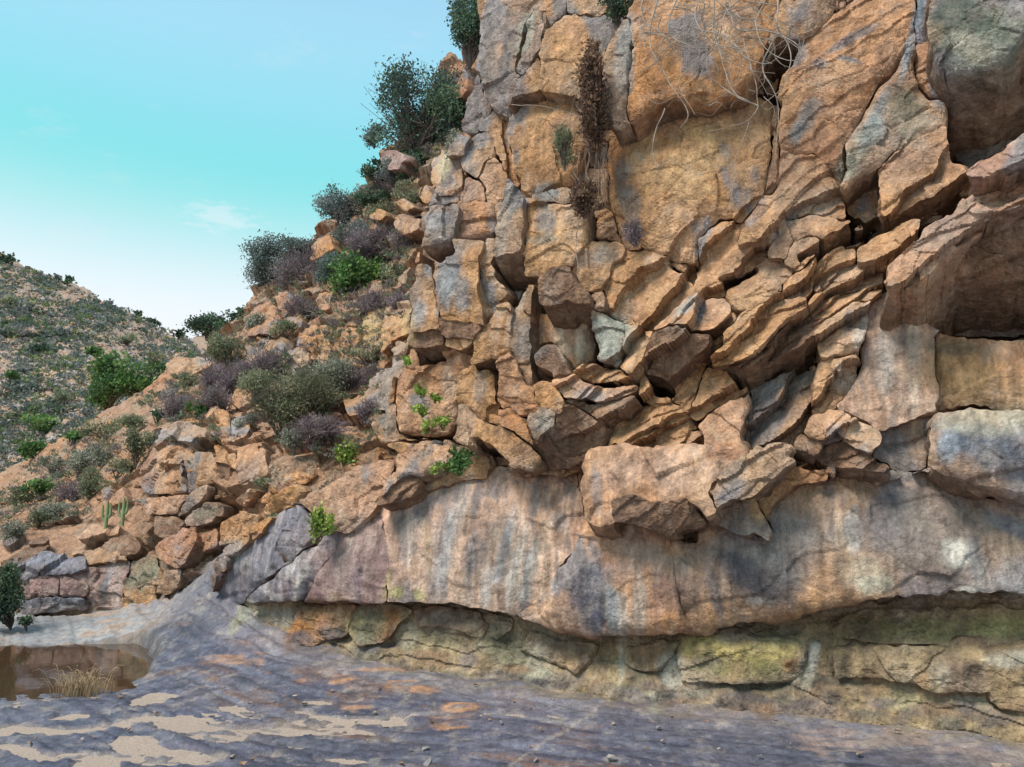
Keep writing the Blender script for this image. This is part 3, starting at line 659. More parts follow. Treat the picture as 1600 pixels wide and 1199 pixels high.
# left ramp and slope
for x, yy, rx, ry, a, c, k in [(330, 930, 60, 40, -40, (.17, .17, .215), .6), (360, 865, 26, 18, 0, (.27, .28, .31), .7), (225, 895, 20, 26, 0, (.27, .29, .22), .8), (165, 910, 5, 34, 15, (.42, .41, .42), .6), (160, 930, 5, 20, 10, (.10, .10, .12), .7), (60, 880, 40, 8, -5, (.27, .27, .31), .8), (100, 940, 40, 8, 0, (.26, .26, .29), .6), (255, 930, 14, 10, 0, (.43, .24, .12), .6), (270, 690, 24, 10, 0, (.30, .30, .31), .7), (300, 790, 12, 14, -30, (.25, .235, .23), .7), (320, 800, 20, 9, -20, (.33, .29, .22), .7), (230, 740, 14, 20, 0, (.36, .19, .13), .6), (285, 740, 8, 26, 0, (.30, .21, .16), .6),
        (320, 560, 14, 8, 0, (.36, .37, .39), .7), (600, 620, 10, 30, 10, (.30, .28, .25), .7), (600, 660, 14, 16, 0, (.27, .25, .22), .6), (365, 670, 6, 14, 0, (.34, .36, .39), .7), (695, 260, 8, 20, 10, (.48, .42, .28), .8), (580, 510, 14, 30, 0, (.47, .36, .17), .6), (640, 510, 10, 30, 0, (.48, .35, .18), .5), (450, 500, 12, 8, 0, (.30, .29, .29), .6)]:
    S(x, yy, rx, ry, a, c, k)

# ------------------------------------------------------------------ structures
wall = empty("cliff_wall", (1.5, 6.5, 0)); structure(wall, "tall orange and tan sandstone cliff with overhanging broken blocks", "cliff")
slope = empty("rocky_slope", (-5, 13, 0)); structure(slope, "broken orange rock slope with ledges left of the cliff", "slope")
lower = empty("lower_wall", (1.5, 6.3, 0)); structure(lower, "smooth water-worn lower wall with grey and white mineral streaks", "rock wall")
bank = empty("undercut_band", (1.5, 6.4, 0)); structure(bank, "yellow and mossy rock band under the lower wall's overhang", "rock band")
for p_ in (wall, slope, lower, bank): p_.location = (0, 0, 0)

SPECS = {}
def R(crop, layer, par, o, D, pal, flat, **kw):
    SPECS.setdefault(par.name, []).append(dict(pts=cp(crop, flat), layer=layer, o=o, parent=par, kw=dict(D=D, pal=pal, **kw)))

# rock behind everything (the depth of the crevices)
WALLREG = [(742, -70), (746, 60), (738, 150), (705, 225), (668, 320), (648, 400), (640, 520), (600, 640), (596, 700), (660, 716), (760, 738), (880, 745), (960, 720), (1080, 700), (1110, 800), (1300, 780), (1440, 740), (1760, 800), (1760, -70)]
SLOPEREG = [(742, -60), (745, 60), (722, 90), (706, 86), (690, 108), (660, 190), (600, 240), (560, 300), (510, 350), (485, 372), (440, 405), (400, 450), (375, 500), (330, 540), (262, 575), (235, 600), (140, 655), (60, 705), (-40, 760),
       (-60, 980), (250, 975), (420, 900), (560, 800), (700, 760), (800, 600), (860, 200), (860, -60)]
block([(752, -70), (756, 60), (748, 150), (715, 225), (678, 320), (658, 400), (650, 520), (612, 640), (620, 690), (720, 720), (900, 780), (1100, 900), (1300, 800), (1720, 860), (1760, -70)],
      'main', o=-0.45, D=2.5, pal='brn', name='cliff_face', parent=wall, fac=0, vor=.6, cells=0.5, step=6, shrink=0)
block(SLOPEREG, 'slope', o=0.0, D=6, pal='earth', name='slope_ground', parent=slope, fac=0, vor=1.3, cells=0.4, step=2.4, rough=1.6, terr=.8, ext=(0.1, 1, -0.25))
block([(340, 930), (330, 880), (420, 840), (560, 770), (720, 740), (900, 740), (1200, 760), (1720, 700), (1760, 900), (1400, 905), (1060, 950), (800, 910), (500, 910)],
      'bulge', o=-0.12, D=0.3, pal='mix', name='lower_wall_face', parent=lower, fac=0, vor=0.3, step=5, edge=1, shrink=0)
block([(330, 920), (420, 925), (600, 930), (760, 940), (1000, 960), (1300, 925), (1760, 915), (1760, 1230), (1000, 1180), (600, 1080), (330, 1030)],
      'band', o=0.0, D=0.5, pal='yel', name='band_face', parent=bank, fac=0, vor=.12, cells=0.5, step=2.4, rough=2.8, strata=.35, sdir=.03, ext=(0, 1, 0))

# ---- upper cliff, left buttress and columns
R('A', 'main', wall, .22, 1.2, 'mix', [560,-60, 810,-60, 802,40, 745,38, 690,130, 665,280, 648,370, 690,392, 640,430, 612,500, 600,552, 540,545, 500,480, 480,400, 475,220, 510,110])
R('A', 'main', wall, .34, .7, 'grey', [745,40, 800,45, 798,120, 770,230, 742,290, 700,372, 652,372, 668,270, 702,120])
R('A', 'main', wall, .22, .8, 'org', [812,-60, 900,-60, 890,60, 835,122, 804,128, 803,40])
R('A', 'main', wall, .20, .8, 'tan', [910,-60, 1080,-60, 1072,72, 990,62, 910,44])
R('A', 'main', wall, .34, 1.0, 'tan', [892,78, 1070,88, 1140,112, 1110,170, 1062,270, 1000,400, 960,455, 900,428, 830,422, 790,432, 778,300, 790,200, 803,142, 842,126], dome=.05, vor=.35)
R('A', 'main', wall, .38, .7, 'tan', [650,402, 700,388, 758,292, 784,300, 785,425, 700,432, 640,462, 606,512, 610,470])
R('A', 'main', wall, .17, 1.0, 'tan', [618,540, 690,516, 800,512, 948,520, 985,600, 970,720, 940,830, 918,890, 850,932, 722,962, 690,940, 650,850, 628,720, 622,600], fac=.7, dome=.08, vor=.35)
R('A', 'main', wall, .04, .8, 'org', [585,590, 620,604, 636,730, 688,930, 640,895, 604,745])
R('A', 'main', wall, .30, .6, 'grey', [762,1005, 795,948, 870,926, 912,950, 905,1000, 800,1016], bevel=1.6)
R('C', 'main', wall, .34, .9, 'tan', [700,-85, 722,-105, 900,-95, 962,-70, 975,60, 970,130, 930,188, 830,198, 760,225, 695,232, 690,100])
R('P', 'main', wall, .50, 1.5, 'org', [988,40, 1006,-30, 1225,-30, 1205,60, 1182,95, 1140,135, 1100,147, 1050,138, 1003,156, 976,174, 981,134, 984,94], fac=.7, ud=.12, dome=.05, vor=.35)
R('A', 'main', wall, .52, 1.2, 'grey', [1132,250, 1180,150, 1240,112, 1222,300, 1208,450, 1188,570, 1142,610, 1130,400], bevel=1.5)
R('P', 'main', wall, .17, .9, 'tan', [962,225, 1040,204, 1134,166, 1160,150, 1203,162, 1206,220, 1200,270, 1175,320, 1135,370, 1080,412, 1010,388, 975,360, 960,300], fac=.6, dome=.10, vor=.45)
R('B', 'main', wall, .45, 1.0, 'mix', [330,-60, 625,-60, 600,80, 540,150, 400,210, 312,262, 280,200, 300,80])
R('B', 'main', wall, .16, .8, 'pink', [332,600, 385,500, 385,600, 372,760, 352,940, 322,955])
R('B', 'main', wall, .36, 1.0, 'org', [384,490, 440,330, 520,210, 640,112, 790,0, 830,-60, 1062,-60, 1050,200, 1000,250, 900,380, 800,560, 702,720, 690,900, 600,800, 540,752, 460,762, 372,722, 372,600], fac=.6, dome=.08, strata=.25, vor=.35)
R('B', 'main', wall, .44, 1.0, 'mix', [915,400, 1000,258, 1050,208, 1064,330, 1060,425, 1130,470, 1200,540, 1212,612, 1080,662, 950,742, 870,812, 770,872, 694,930, 702,740, 800,580, 860,480], ud=.1)
R('B', 'main', wall, .40, .8, 'org', [1062,215, 1118,208, 1150,290, 1142,462, 1090,422, 1066,380])
R('B', 'main', wall, .30, .8, 'blue', [1066,-60, 1112,-60, 1122,200, 1062,212, 1058,100])
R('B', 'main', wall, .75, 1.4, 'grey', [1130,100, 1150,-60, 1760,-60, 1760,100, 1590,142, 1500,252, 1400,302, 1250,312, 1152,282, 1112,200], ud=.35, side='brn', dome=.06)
R('B', 'main', wall, .34, .9, 'tan', [372,742, 460,772, 540,762, 600,812, 650,872, 698,960, 708,1080, 640,1180, 500,1132, 400,1162, 250,1210, 150,1210, 212,1090, 342,960, 430,920, 392,860], strata=.5)
R('B', 'main', wall, .46, .9, 'tan', [880,862, 930,782, 1090,662, 1210,622, 1250,800, 1292,830, 1180,900, 1142,940, 1000,992, 892,1062], ud=.1)
R('B', 'main', wall, .05, .6, 'mix', [708,962, 770,905, 870,862, 890,1062, 790,1112, 728,1062])
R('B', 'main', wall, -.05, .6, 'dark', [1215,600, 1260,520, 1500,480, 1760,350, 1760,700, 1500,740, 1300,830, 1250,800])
# small columns on the buttress shoulder
R('A', 'main', wall, .20, .7, 'pink', [505,822, 530,790, 575,800, 605,862, 600,990, 500,986, 495,920])
R('A', 'main', wall, .12, .7, 'grey', [462,700, 520,660, 560,700, 542,790, 502,818, 462,880, 430,812])
R('A', 'main', wall, .10, .7, 'mix', [540,548, 598,560, 585,602, 602,740, 602,850, 572,790, 522,645, 480,620])
R('A', 'slope', slope, .3, .9, 'pale', [235,902, 250,800, 300,735, 340,780, 332,842, 300,920, 262,932])
R('A', 'main', wall, .16, .6, 'red', [410,1002, 440,900, 495,922, 500,976])
R('A', 'main', wall, .30, .7, 'org', [350,1132, 390,1040, 450,990, 500,1030, 550,1092, 540,1152, 440,1160, 428,1200, 350,1240])
R('C', 'main', wall, .42, .8, 'grey', [188,62, 190,0, 230,-60, 350,-70, 346,0, 330,76, 270,86, 200,102], ud=.15)
R('C', 'main', wall, .42, .9, 'grey', [545,80, 560,0, 590,-80, 640,-215, 665,-120, 690,0, 688,110, 600,130, 542,190], ud=.45)
R('A', 'slope', slope, .5, 1.5, 'red', [245,452, 300,350, 370,290, 410,340, 415,440, 380,482, 330,492, 262,482])
R('A', 'main', wall, .05, .8, 'org', [410,520, 470,380, 480,422, 530,542, 470,602, 412,640])
R('A', 'slope', slope, .25, .8, 'tan', [170,960, 215,920, 240,940, 235,1010, 190,1000]); R('A', 'slope', slope, .25, .8, 'tan', [80,1090, 150,1030, 210,1050, 200,1120, 110,1150])

# ---- middle of the cliff
R('C', 'main', wall, .42, .9, 'tan', [265,130, 330,82, 480,60, 470,300, 490,490, 420,466, 280,456, 256,350, 242,200], ud=.18, fac=.7, vor=.35)
R('C', 'main', wall, .28, .9, 'mix', [115,330, 170,240, 248,202, 246,350, 276,460, 268,520, 200,530, 150,490, 130,420], ud=.1)
R('C', 'main', wall, .32, .7, 'pale', [484,60, 556,52, 542,200, 580,330, 532,358, 520,480, 494,494, 474,300], fac=.5)
R('C', 'main', wall, .34, .8, 'brn', [275,468, 420,478, 485,500, 440,570, 300,560, 280,520], strata=.6, ud=.3)
R('C', 'main', wall, .22, .7, 'brn', [180,560, 215,520, 298,560, 290,600, 200,626, 160,620], ud=.2)
R('C', 'main', wall, .48, .8, 'brn', [790,300, 852,208, 925,198, 935,262, 970,330, 1030,420, 900,414, 775,408], ud=.3)
R('C', 'main', wall, .02, .8, 'tan', [640,420, 690,282, 742,272, 772,412, 1030,440, 1040,640, 1000,690, 950,740, 860,760, 742,770, 690,600, 642,560], fac=.3, vor=.25, dome=.06, mat=SMOOTHROCK)
R('C', 'main', wall, .30, .7, 'mix', [640,440, 690,300, 735,290, 740,480, 730,640, 748,770, 702,800, 655,655, 634,560], fac=.8)
R('C', 'main', wall, .34, .6, 'brn', [745,650, 800,600, 855,605, 920,720, 940,750, 870,760, 760,700], ud=.2)
R('C', 'main', wall, .34, .8, 'tan', [430,690, 450,600, 510,500, 600,430, 638,422, 630,560, 590,622, 550,662], ud=.15)
R('C', 'main', wall, .36, .7, 'pink', [545,680, 590,660, 650,682, 690,780, 740,862, 768,915, 640,935, 602,900, 572,930, 555,800])
R('C', 'main', wall, .18, .8, 'tan', [370,760, 440,712, 530,702, 545,800, 560,1000, 480,980, 400,920, 360,860], fac=.6)
R('C', 'main', wall, .08, .9, 'pink', [110,720, 160,642, 300,572, 430,582, 420,690, 370,752, 342,880, 330,1030, 220,1032, 100,1022, 90,900], fac=.5)
R('C', 'main', wall, .30, .6, 'tan', [305,560, 440,565, 432,602, 370,622, 300,602])
R('C', 'main', wall, .42, .9, 'tan', [345,922, 380,892, 460,972, 560,1008, 640,1042, 700,1082, 770,1152, 720,1192, 560,1172, 520,1112, 370,1062, 350,1000], ud=.2, strata=.5)
R('C', 'main', wall, .46, .6, 'org', [560,932, 610,902, 640,980, 740,1080, 730,1112, 640,1032, 572,1002])
R('C', 'main', wall, .40, .6, 'tan', [740,862, 790,802, 880,832, 900,890, 870,932, 752,872], ud=.2)
R('C', 'main', wall, .38, .7, 'pink', [860,782, 950,752, 1040,792, 1240,792, 1230,852, 1090,882, 920,852, 872,832], strata=1.0)
R('C', 'main', wall, .30, .6, 'tan', [945,740, 1000,700, 1100,730, 1220,760, 1235,790, 1040,790], strata=.7)
R('C', 'main', wall, .40, .9, 'brn', [860,972, 900,892, 970,912, 1080,1002, 1090,1062, 1040,1162, 950,1192, 850,1192, 755,1112, 772,1062, 830,1012], ty=.6, strata=.3)  # boulder facing down, its shade put into the brown
R('C', 'main', wall, .52, .7, 'grey', [750,962, 800,922, 838,932, 850,1000, 765,1080, 732,1062])
R('C', 'main', wall, .36, .7, 'brn', [900,870, 1080,895, 1230,870, 1200,930, 1100,990, 980,905], strata=1.0, ud=.2)
R('C', 'main', wall, .32, .7, 'grey', [1040,442, 1100,442, 1188,490, 1198,560, 1168,662, 1062,662, 1040,560], fac=.5)
R('C', 'main', wall, .36, .8, 'tan', [1194,484, 1310,540, 1320,592, 1290,682, 1220,742, 1176,664, 1204,560], ud=.2)
R('C', 'main', wall, .22, .8, 'tan', [1102,290, 1130,222, 1250,132, 1340,132, 1500,252, 1560,330, 1450,402, 1330,520, 1190,482, 1102,432, 1096,350])
R('C', 'main', wall, .26, .7, 'mix', [930,232, 970,152, 1060,112, 1170,132, 1182,152, 1102,282, 1080,322, 1000,302, 950,282])
R('C', 'main', wall, .34, .5, 'grey', [1040,372, 1088,322, 1094,420, 1052,426])
R('C', 'main', wall, .10, .7, 'tan', [1190,-20, 1340,-40, 1520,40, 1600,150, 1570,300, 1500,240, 1350,120, 1240,110], fac=.8)
R('C', 'main', wall, .40, 1.0, 'brn', [1312,602, 1370,542, 1430,512, 1600,532, 1560,642, 1482,722, 1440,802, 1322,752, 1302,652], ty=.6, ud=.1)  # shaded side of a boulder, the shade put into the brown
R('C', 'main', wall, .44, .9, 'pink', [1335,530, 1420,470, 1520,382, 1640,352, 1690,430, 1600,525, 1430,505], ty=-.5)  # lit top of the same boulder, light put into a paler colour
R('C', 'main', wall, .30, .6, 'tan', [1255,790, 1300,765, 1400,800, 1440,830, 1400,870, 1300,860], ud=.2)
R('C', 'main', wall, .24, .8, 'tan', [1092,1002, 1200,922, 1370,902, 1480,932, 1502,1082, 1400,1132, 1200,1132, 1110,1102], strata=.9)
R('C', 'main', wall, .18, .8, 'tan', [1440,830, 1560,690, 1690,600, 1700,760, 1640,900, 1500,920], strata=.5)
R('C', 'main', wall, .16, .8, 'pink', [1120,1120, 1400,1140, 1500,1092, 1620,1040, 1600,1180, 1450,1230, 1130,1220], strata=.6)

# ---- right hand broken strata and the great overhang
R('D', 'main', wall, .20, .8, 'tan', [-40,200, -20,60, 70,-30, 200,0, 330,20, 290,130, 160,230, 90,262, 60,330, -20,362])
R('D', 'main', wall, .26, .7, 'tan', [252,232, 300,192, 400,182, 440,222, 390,300, 290,382, 180,392, 132,312])
R('D', 'main', wall, .40, .6, 'tan', [400,172, 440,82, 520,52, 600,92, 625,122, 540,190, 470,222, 420,202], bevel=2, ud=.15)
R('D', 'main', wall, .36, .8, 'tan', [330,-30, 560,-60, 720,-20, 640,60, 602,88, 520,44, 440,74, 400,165, 330,130, 370,30], ud=.1)
R('D', 'main', wall, .34, .7, 'tan', [400,300, 540,202, 620,132, 742,152, 760,182, 600,222, 540,262, 500,332, 420,320], ud=.2, strata=.5)
R('D', 'main', wall, .44, .7, 'tan', [812,112, 900,52, 1050,5, 1062,62, 960,112, 870,172, 762,192], ud=.25)
R('D', 'main', wall, .30, .7, 'mix', [560,300, 690,200, 860,190, 900,250, 880,300, 700,320, 620,360], strata=.8, ud=.2)
R('D', 'main', wall, .32, .7, 'tan', [560,400, 700,330, 880,312, 800,372, 680,420, 560,480], strata=1.0, ud=.2)
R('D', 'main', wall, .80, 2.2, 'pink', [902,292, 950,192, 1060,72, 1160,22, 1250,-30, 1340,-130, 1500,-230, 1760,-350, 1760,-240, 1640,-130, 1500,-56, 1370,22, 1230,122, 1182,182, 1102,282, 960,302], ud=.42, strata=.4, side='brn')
R('D', 'main', wall, .70, 1.6, 'brn', [1110,284, 1190,186, 1380,26, 1510,-50, 1760,-220, 1760,170, 1400,252, 1200,314, 980,310], ty=.8, ud=.3, strata=.2)
R('B', 'main', wall, .92, 1.2, 'red', [1345,862, 1500,742, 1640,642, 1760,560, 1760,740, 1640,800, 1500,832, 1400,900], ud=.2)
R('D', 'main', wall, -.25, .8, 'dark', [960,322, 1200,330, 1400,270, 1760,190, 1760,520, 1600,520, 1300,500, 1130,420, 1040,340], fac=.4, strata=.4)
R('D', 'main', wall, .28, .7, 'strk', [832,420, 930,334, 1040,342, 1130,422, 1160,560, 1166,880, 1130,930, 1050,962, 950,1002, 880,1022, 800,982, 730,932, 662,892, 690,862, 770,762, 800,602, 832,502], fac=.4, vor=.25, mat=SMOOTHROCK)
R('D', 'main', wall, .36, .6, 'pale', [540,542, 620,482, 740,392, 830,412, 828,500, 800,592, 720,632, 660,662, 612,642, 602,602, 690,532, 580,542], fac=.5)
R('D', 'main', wall, .30, .6, 'pale', [540,882, 560,742, 650,652, 760,652, 770,762, 690,852, 650,902, 582,932], fac=.6)
R('D', 'main', wall, .18, .8, 'org', [1164,560, 1300,522, 1760,522, 1760,930, 1330,902, 1164,902], fac=.3, vor=.25, dome=.06, mat=SMOOTHROCK)
R('D', 'main', wall, .44, .9, 'tan', [10,682, 60,642, 170,542, 250,442, 380,392, 480,402, 482,442, 300,582, 242,662, 80,706], ud=.2, strata=.5)
R('D', 'main', wall, .34, .7, 'brn', [250,660, 310,590, 480,460, 600,470, 560,530, 420,620, 300,700, 90,720], strata=1.2, ud=.25)
R('D', 'main', wall, .16, .8, 'grey', [222,802, 330,722, 530,702, 560,742, 540,882, 430,1050, 380,1180, 250,1202, 182,1060, 230,900], fac=.8)
R('D', 'bulge', wall, .42, .8, 'pink', [0,952, 110,882, 220,822, 232,900, 172,1050, 212,1170, 100,1300, 0,1300], fac=.6)
R('D', 'main', wall, .20, .8, 'tan', [0,702, 100,724, 210,782, 200,820, 100,890, 0,970, -60,930])
R('D', 'main', wall, .40, .6, 'pink', [522,1062, 572,952, 640,932, 742,962, 690,1060, 602,1072])
R('D', 'main', wall, .42, .6, 'pale', [692,1062, 750,962, 880,1042, 892,1082, 830,1142, 762,1112], ud=.1)
R('D', 'main', wall, .36, .8, 'brn', [450,1082, 560,1074, 690,1092, 830,1152, 910,1215, 780,1180, 640,1170], ud=.3, strata=.6)
R('D', 'main', wall, .14, .8, 'tan', [882,1042, 950,1007, 1060,972, 1130,936, 1152,1000, 1132,1100, 1102,1180, 1000,1202, 892,1172, 832,1152], fac=.5, mat=SMOOTHROCK)
R('D', 'main', wall, .50, .9, 'grey', [1132,1002, 1160,962, 1330,922, 1760,950, 1760,1370, 1640,1370, 1440,1302, 1250,1232, 1110,1172], fac=.5, ud=.25, dome=.08, mat=SMOOTHROCK)

# ---- deep recesses under the overhangs, with their shade also in the dark colour
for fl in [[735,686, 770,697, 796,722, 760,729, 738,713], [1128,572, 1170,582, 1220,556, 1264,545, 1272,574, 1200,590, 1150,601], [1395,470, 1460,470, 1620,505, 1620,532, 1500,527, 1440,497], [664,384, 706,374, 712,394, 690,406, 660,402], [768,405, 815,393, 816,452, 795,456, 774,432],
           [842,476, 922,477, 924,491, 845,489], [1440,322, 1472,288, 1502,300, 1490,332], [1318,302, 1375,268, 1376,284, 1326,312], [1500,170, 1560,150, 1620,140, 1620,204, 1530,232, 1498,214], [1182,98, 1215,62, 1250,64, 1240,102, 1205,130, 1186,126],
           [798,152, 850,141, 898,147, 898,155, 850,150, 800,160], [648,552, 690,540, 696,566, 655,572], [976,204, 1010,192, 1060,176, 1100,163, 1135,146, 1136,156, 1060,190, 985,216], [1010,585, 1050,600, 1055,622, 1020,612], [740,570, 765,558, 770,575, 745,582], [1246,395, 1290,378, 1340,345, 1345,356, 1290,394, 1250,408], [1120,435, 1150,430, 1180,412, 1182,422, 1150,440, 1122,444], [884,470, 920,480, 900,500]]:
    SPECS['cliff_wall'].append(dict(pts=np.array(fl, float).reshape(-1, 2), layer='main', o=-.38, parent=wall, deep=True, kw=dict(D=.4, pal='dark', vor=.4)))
# ---- lower wall, water worn
R('G', 'bulge', lower, .06, .5, 'strk', [652,640, 620,362, 780,302, 980,232, 1100,202, 1250,202, 1450,232, 1530,262, 1600,332, 1612,560, 1492,690, 1462,780, 1312,890, 1240,882, 1110,842, 850,812, 662,802], fac=.25, vor=.3, mat=SMOOTHROCK, tx=0, ty=0)
R('G', 'bulge', lower, .05, .5, 'purp', [342,832, 222,842, 340,642, 560,432, 616,366, 660,462, 648,620, 658,792, 550,832, 380,837], fac=.25, vor=.3, mat=SMOOTHROCK, tx=0, ty=0)
R('G', 'bulge', lower, .06, .5, 'blue', [-60,832, 0,752, 80,702, 230,592, 320,562, 400,502, 420,490, 342,632, 226,832, 120,827], fac=.5, mat=SMOOTHROCK)
R('G', 'bulge', lower, .00, .6, 'blue', [-190,850, -130,740, -60,640, 60,520, 140,430, 250,400, 300,540, 220,590, 70,700, -70,830], fac=.7, mat=SMOOTHROCK)
R('G', 'bulge', lower, .10, .5, 'blue', [90,560, 160,440, 250,390, 320,500, 230,580, 130,640], fac=.9)
R('E', 'bulge', lower, .08, .5, 'pink', [20,892, 200,792, 222,692, 290,602, 372,452, 500,442, 760,512, 790,602, 832,802, 872,982, 640,1022, 430,1012, 200,962, 50,912], fac=.25, vor=.3, mat=SMOOTHROCK, tx=0, ty=0, dome=.04)
R('F', 'bulge', lower, .08, .6, 'mix', [-165,560, -60,542, 0,502, 60,452, 240,542, 350,342, 440,252, 700,202, 800,182, 980,192, 1100,222, 1260,302, 1760,450, 1760,780, 1420,782, 1240,772, 1050,802, 840,822, 640,852, 500,892, 250,922, 0,972, -88,985, -130,802], fac=.2, vor=.3, mat=SMOOTHROCK, tx=0, ty=0, dome=.06)
R('G', 'bulge', lower, .12, .6, 'pink', [252,332, 440,232, 470,172, 600,112, 680,162, 640,242, 590,312, 540,402, 440,462, 350,452, 290,382], fac=.8)
R('G', 'bulge', lower, .30, .7, 'pink', [640,232, 700,132, 800,22, 860,-20, 980,82, 960,122, 880,142, 742,192, 622,302], ud=.1)
R('G', 'bulge', lower, .26, .6, 'brn', [610,332, 650,272, 740,212, 800,232, 790,292, 700,332, 632,346], ud=.2, strata=.8)
R('G', 'bulge', lower, .14, .5, 'tan', [810,260, 960,160, 1100,130, 1130,190, 960,230, 830,290])
R('E', 'bulge', lower, .46, 1.1, 'pink', [370,382, 400,82, 480,62, 640,92, 760,62, 900,-20, 1000,-60, 1080,-100, 1190,0, 1202,160, 1102,202, 1012,262, 1002,372, 950,392, 870,302, 700,332, 580,292, 480,302, 500,422, 422,442], ud=.3, fac=.6, strata=.12, mat=SMOOTHROCK)
R('E', 'bulge', lower, .40, .8, 'brn', [490,310, 580,300, 700,340, 860,312, 940,400, 920,450, 820,490, 740,470, 600,410, 505,425], ty=.5, strata=.4)
R('E', 'bulge', lower, .54, .7, 'grey', [1022,362, 982,282, 1102,132, 1340,2, 1420,52, 1300,192, 1132,312], strata=.6, bevel=1.4)
R('E', 'bulge', lower, .30, .6, 'grey', [992,422, 1062,332, 1180,330, 1240,372, 1300,480, 1290,530, 1200,472, 1152,492], ud=.1)
R('F', 'bulge', lower, .24, .6, 'org', [250,420, 330,250, 440,180, 520,215, 660,210, 440,260, 340,350, 260,520], fac=.6)

# ---- ledges of the undercut band
R('F', 'band', bank, .05, .4, 'yel', [620,930, 760,880, 1000,870, 1300,868, 1760,862, 1760,1030, 1400,1052, 1230,1055, 1050,1040, 800,1022, 640,992], dome=.03, strata=.15, sdir=.03, vor=.15, rough=2.2)
R('O', 'band', bank, .07, .4, 'yel', [540,440, 740,400, 1000,400, 1300,405, 1660,400, 1900,400, 1900,760, 1500,730, 1400,640, 1150,640, 1000,600, 760,560, 560,560], dome=.03, strata=.15, sdir=.03, vor=.15, rough=2.2)
R('O', 'band', bank, .06, .4, 'yel', [-320,330, 0,310, 120,340, 240,345, 400,390, 370,560, 250,590, 0,590, -300,600], dome=.04, strata=.15, sdir=.03, vor=.15, rough=2.2)
R('N', 'band', bank, .04, .4, 'yel', [640,400, 760,385, 940,370, 880,450, 800,520, 700,520, 640,480], strata=.15, sdir=.03, vor=.15, rough=2.2)
R('N', 'band', bank, .05, .4, 'yel', [100,300, 280,360, 460,390, 400,470, 330,520, 200,460, 60,400], strata=.15, sdir=.03, vor=.15, rough=2.2)
R('M', 'band', bank, .05, .4, 'brn', [880,180, 1000,170, 1220,200, 1300,270, 1260,340, 1100,300, 900,260], strata=.15, sdir=.03, vor=.15, rough=2.2)
R('M', 'band', bank, .04, .4, 'yel', [1270,210, 1420,240, 1410,300, 1350,350, 1260,320], strata=.15, sdir=.03, vor=.15, rough=2.2)
R('M', 'band', bank, .08, .4, 'org', [140,380, 250,180, 380,160, 520,160, 480,330, 330,350, 280,400], strata=.15, sdir=.03, vor=.15, rough=2.2)
R('M', 'band', bank, .07, .4, 'yel', [500,300, 560,170, 700,160, 860,190, 760,290, 700,370, 560,380], strata=.15, sdir=.03, vor=.15, rough=2.2)

# ---- slope on the left
for o_, D_, pal_, fl in [
    (.35, 1.2, 'org', [840,512, 940,497, 943,690, 842,622]), (.30, 1.2, 'tan', [947,502, 1010,522, 1018,690, 950,690]), (.36, 1.2, 'tan', [1022,532, 1140,502, 1163,680, 1050,722, 1022,690]),
    (.45, 1.2, 'tan', [1172,472, 1210,402, 1256,422, 1258,620, 1182,662]), (.45, 1.2, 'tan', [1264,482, 1300,392, 1400,392, 1390,540, 1330,572, 1268,640]),
    (.4, 1., 'org', [742,512, 762,442, 850,440, 855,490, 830,545, 752,545]), (.4, 1., 'mix', [590,702, 600,602, 660,582, 780,572, 770,640, 680,662, 602,722]), (.45, 1., 'grey', [772,652, 850,612, 920,642, 900,702, 832,752, 772,742]),
    (.5, 1.2, 'mix', [175,692, 290,657, 420,642, 400,702, 330,740, 200,740]), (.2, .8, 'tan', [200,760, 330,747, 370,832, 230,832]), (.5, 1., 'grey', [1192,862, 1230,752, 1300,702, 1340,582, 1400,602, 1340,832, 1312,920, 1212,920]),
    (.5, .9, 'mix', [1217,962, 1330,922, 1370,992, 1350,1072, 1250,1082, 1222,1032]), (.5, .9, 'grey', [200,1002, 300,987, 380,1012, 390,1050, 290,1075, 212,1062]), (.3, .8, 'mix', [500,1092, 512,982, 560,932, 620,962, 590,1062, 522,1100]),
    (.25, .8, 'org', [380,952, 450,922, 500,962, 490,1082, 432,1072]), (.5, 1.2, 'red', [750,362, 830,352, 840,440, 762,440]), (.6, 1.5, 'org', [910,152, 980,72, 1030,92, 1012,182, 942,192]), (.3, 1., 'org', [1110,70, 1160,20, 1200,-30, 1250,20, 1180,90]),
    (.5, 1.2, 'red', [570,500, 620,420, 690,400, 740,420, 730,540, 600,560]), (.4, .8, 'org', [960,340, 1010,330, 1010,410, 960,420]), (.25, .8, 'tan', [420,1085, 500,1100, 600,1080, 660,1180, 560,1210, 430,1190]),
    (.3, .8, 'org', [540,830, 600,810, 620,880, 560,930, 520,900]), (.3, .8, 'pale', [860,740, 920,720, 960,760, 900,800]), (.35, .9, 'mix', [1080,880, 1180,850, 1200,930, 1110,960])]:
    R('H', 'slope', slope, o_ * .4, D_, pal_, fl, ud=.1, cells=.4, vor=.8)
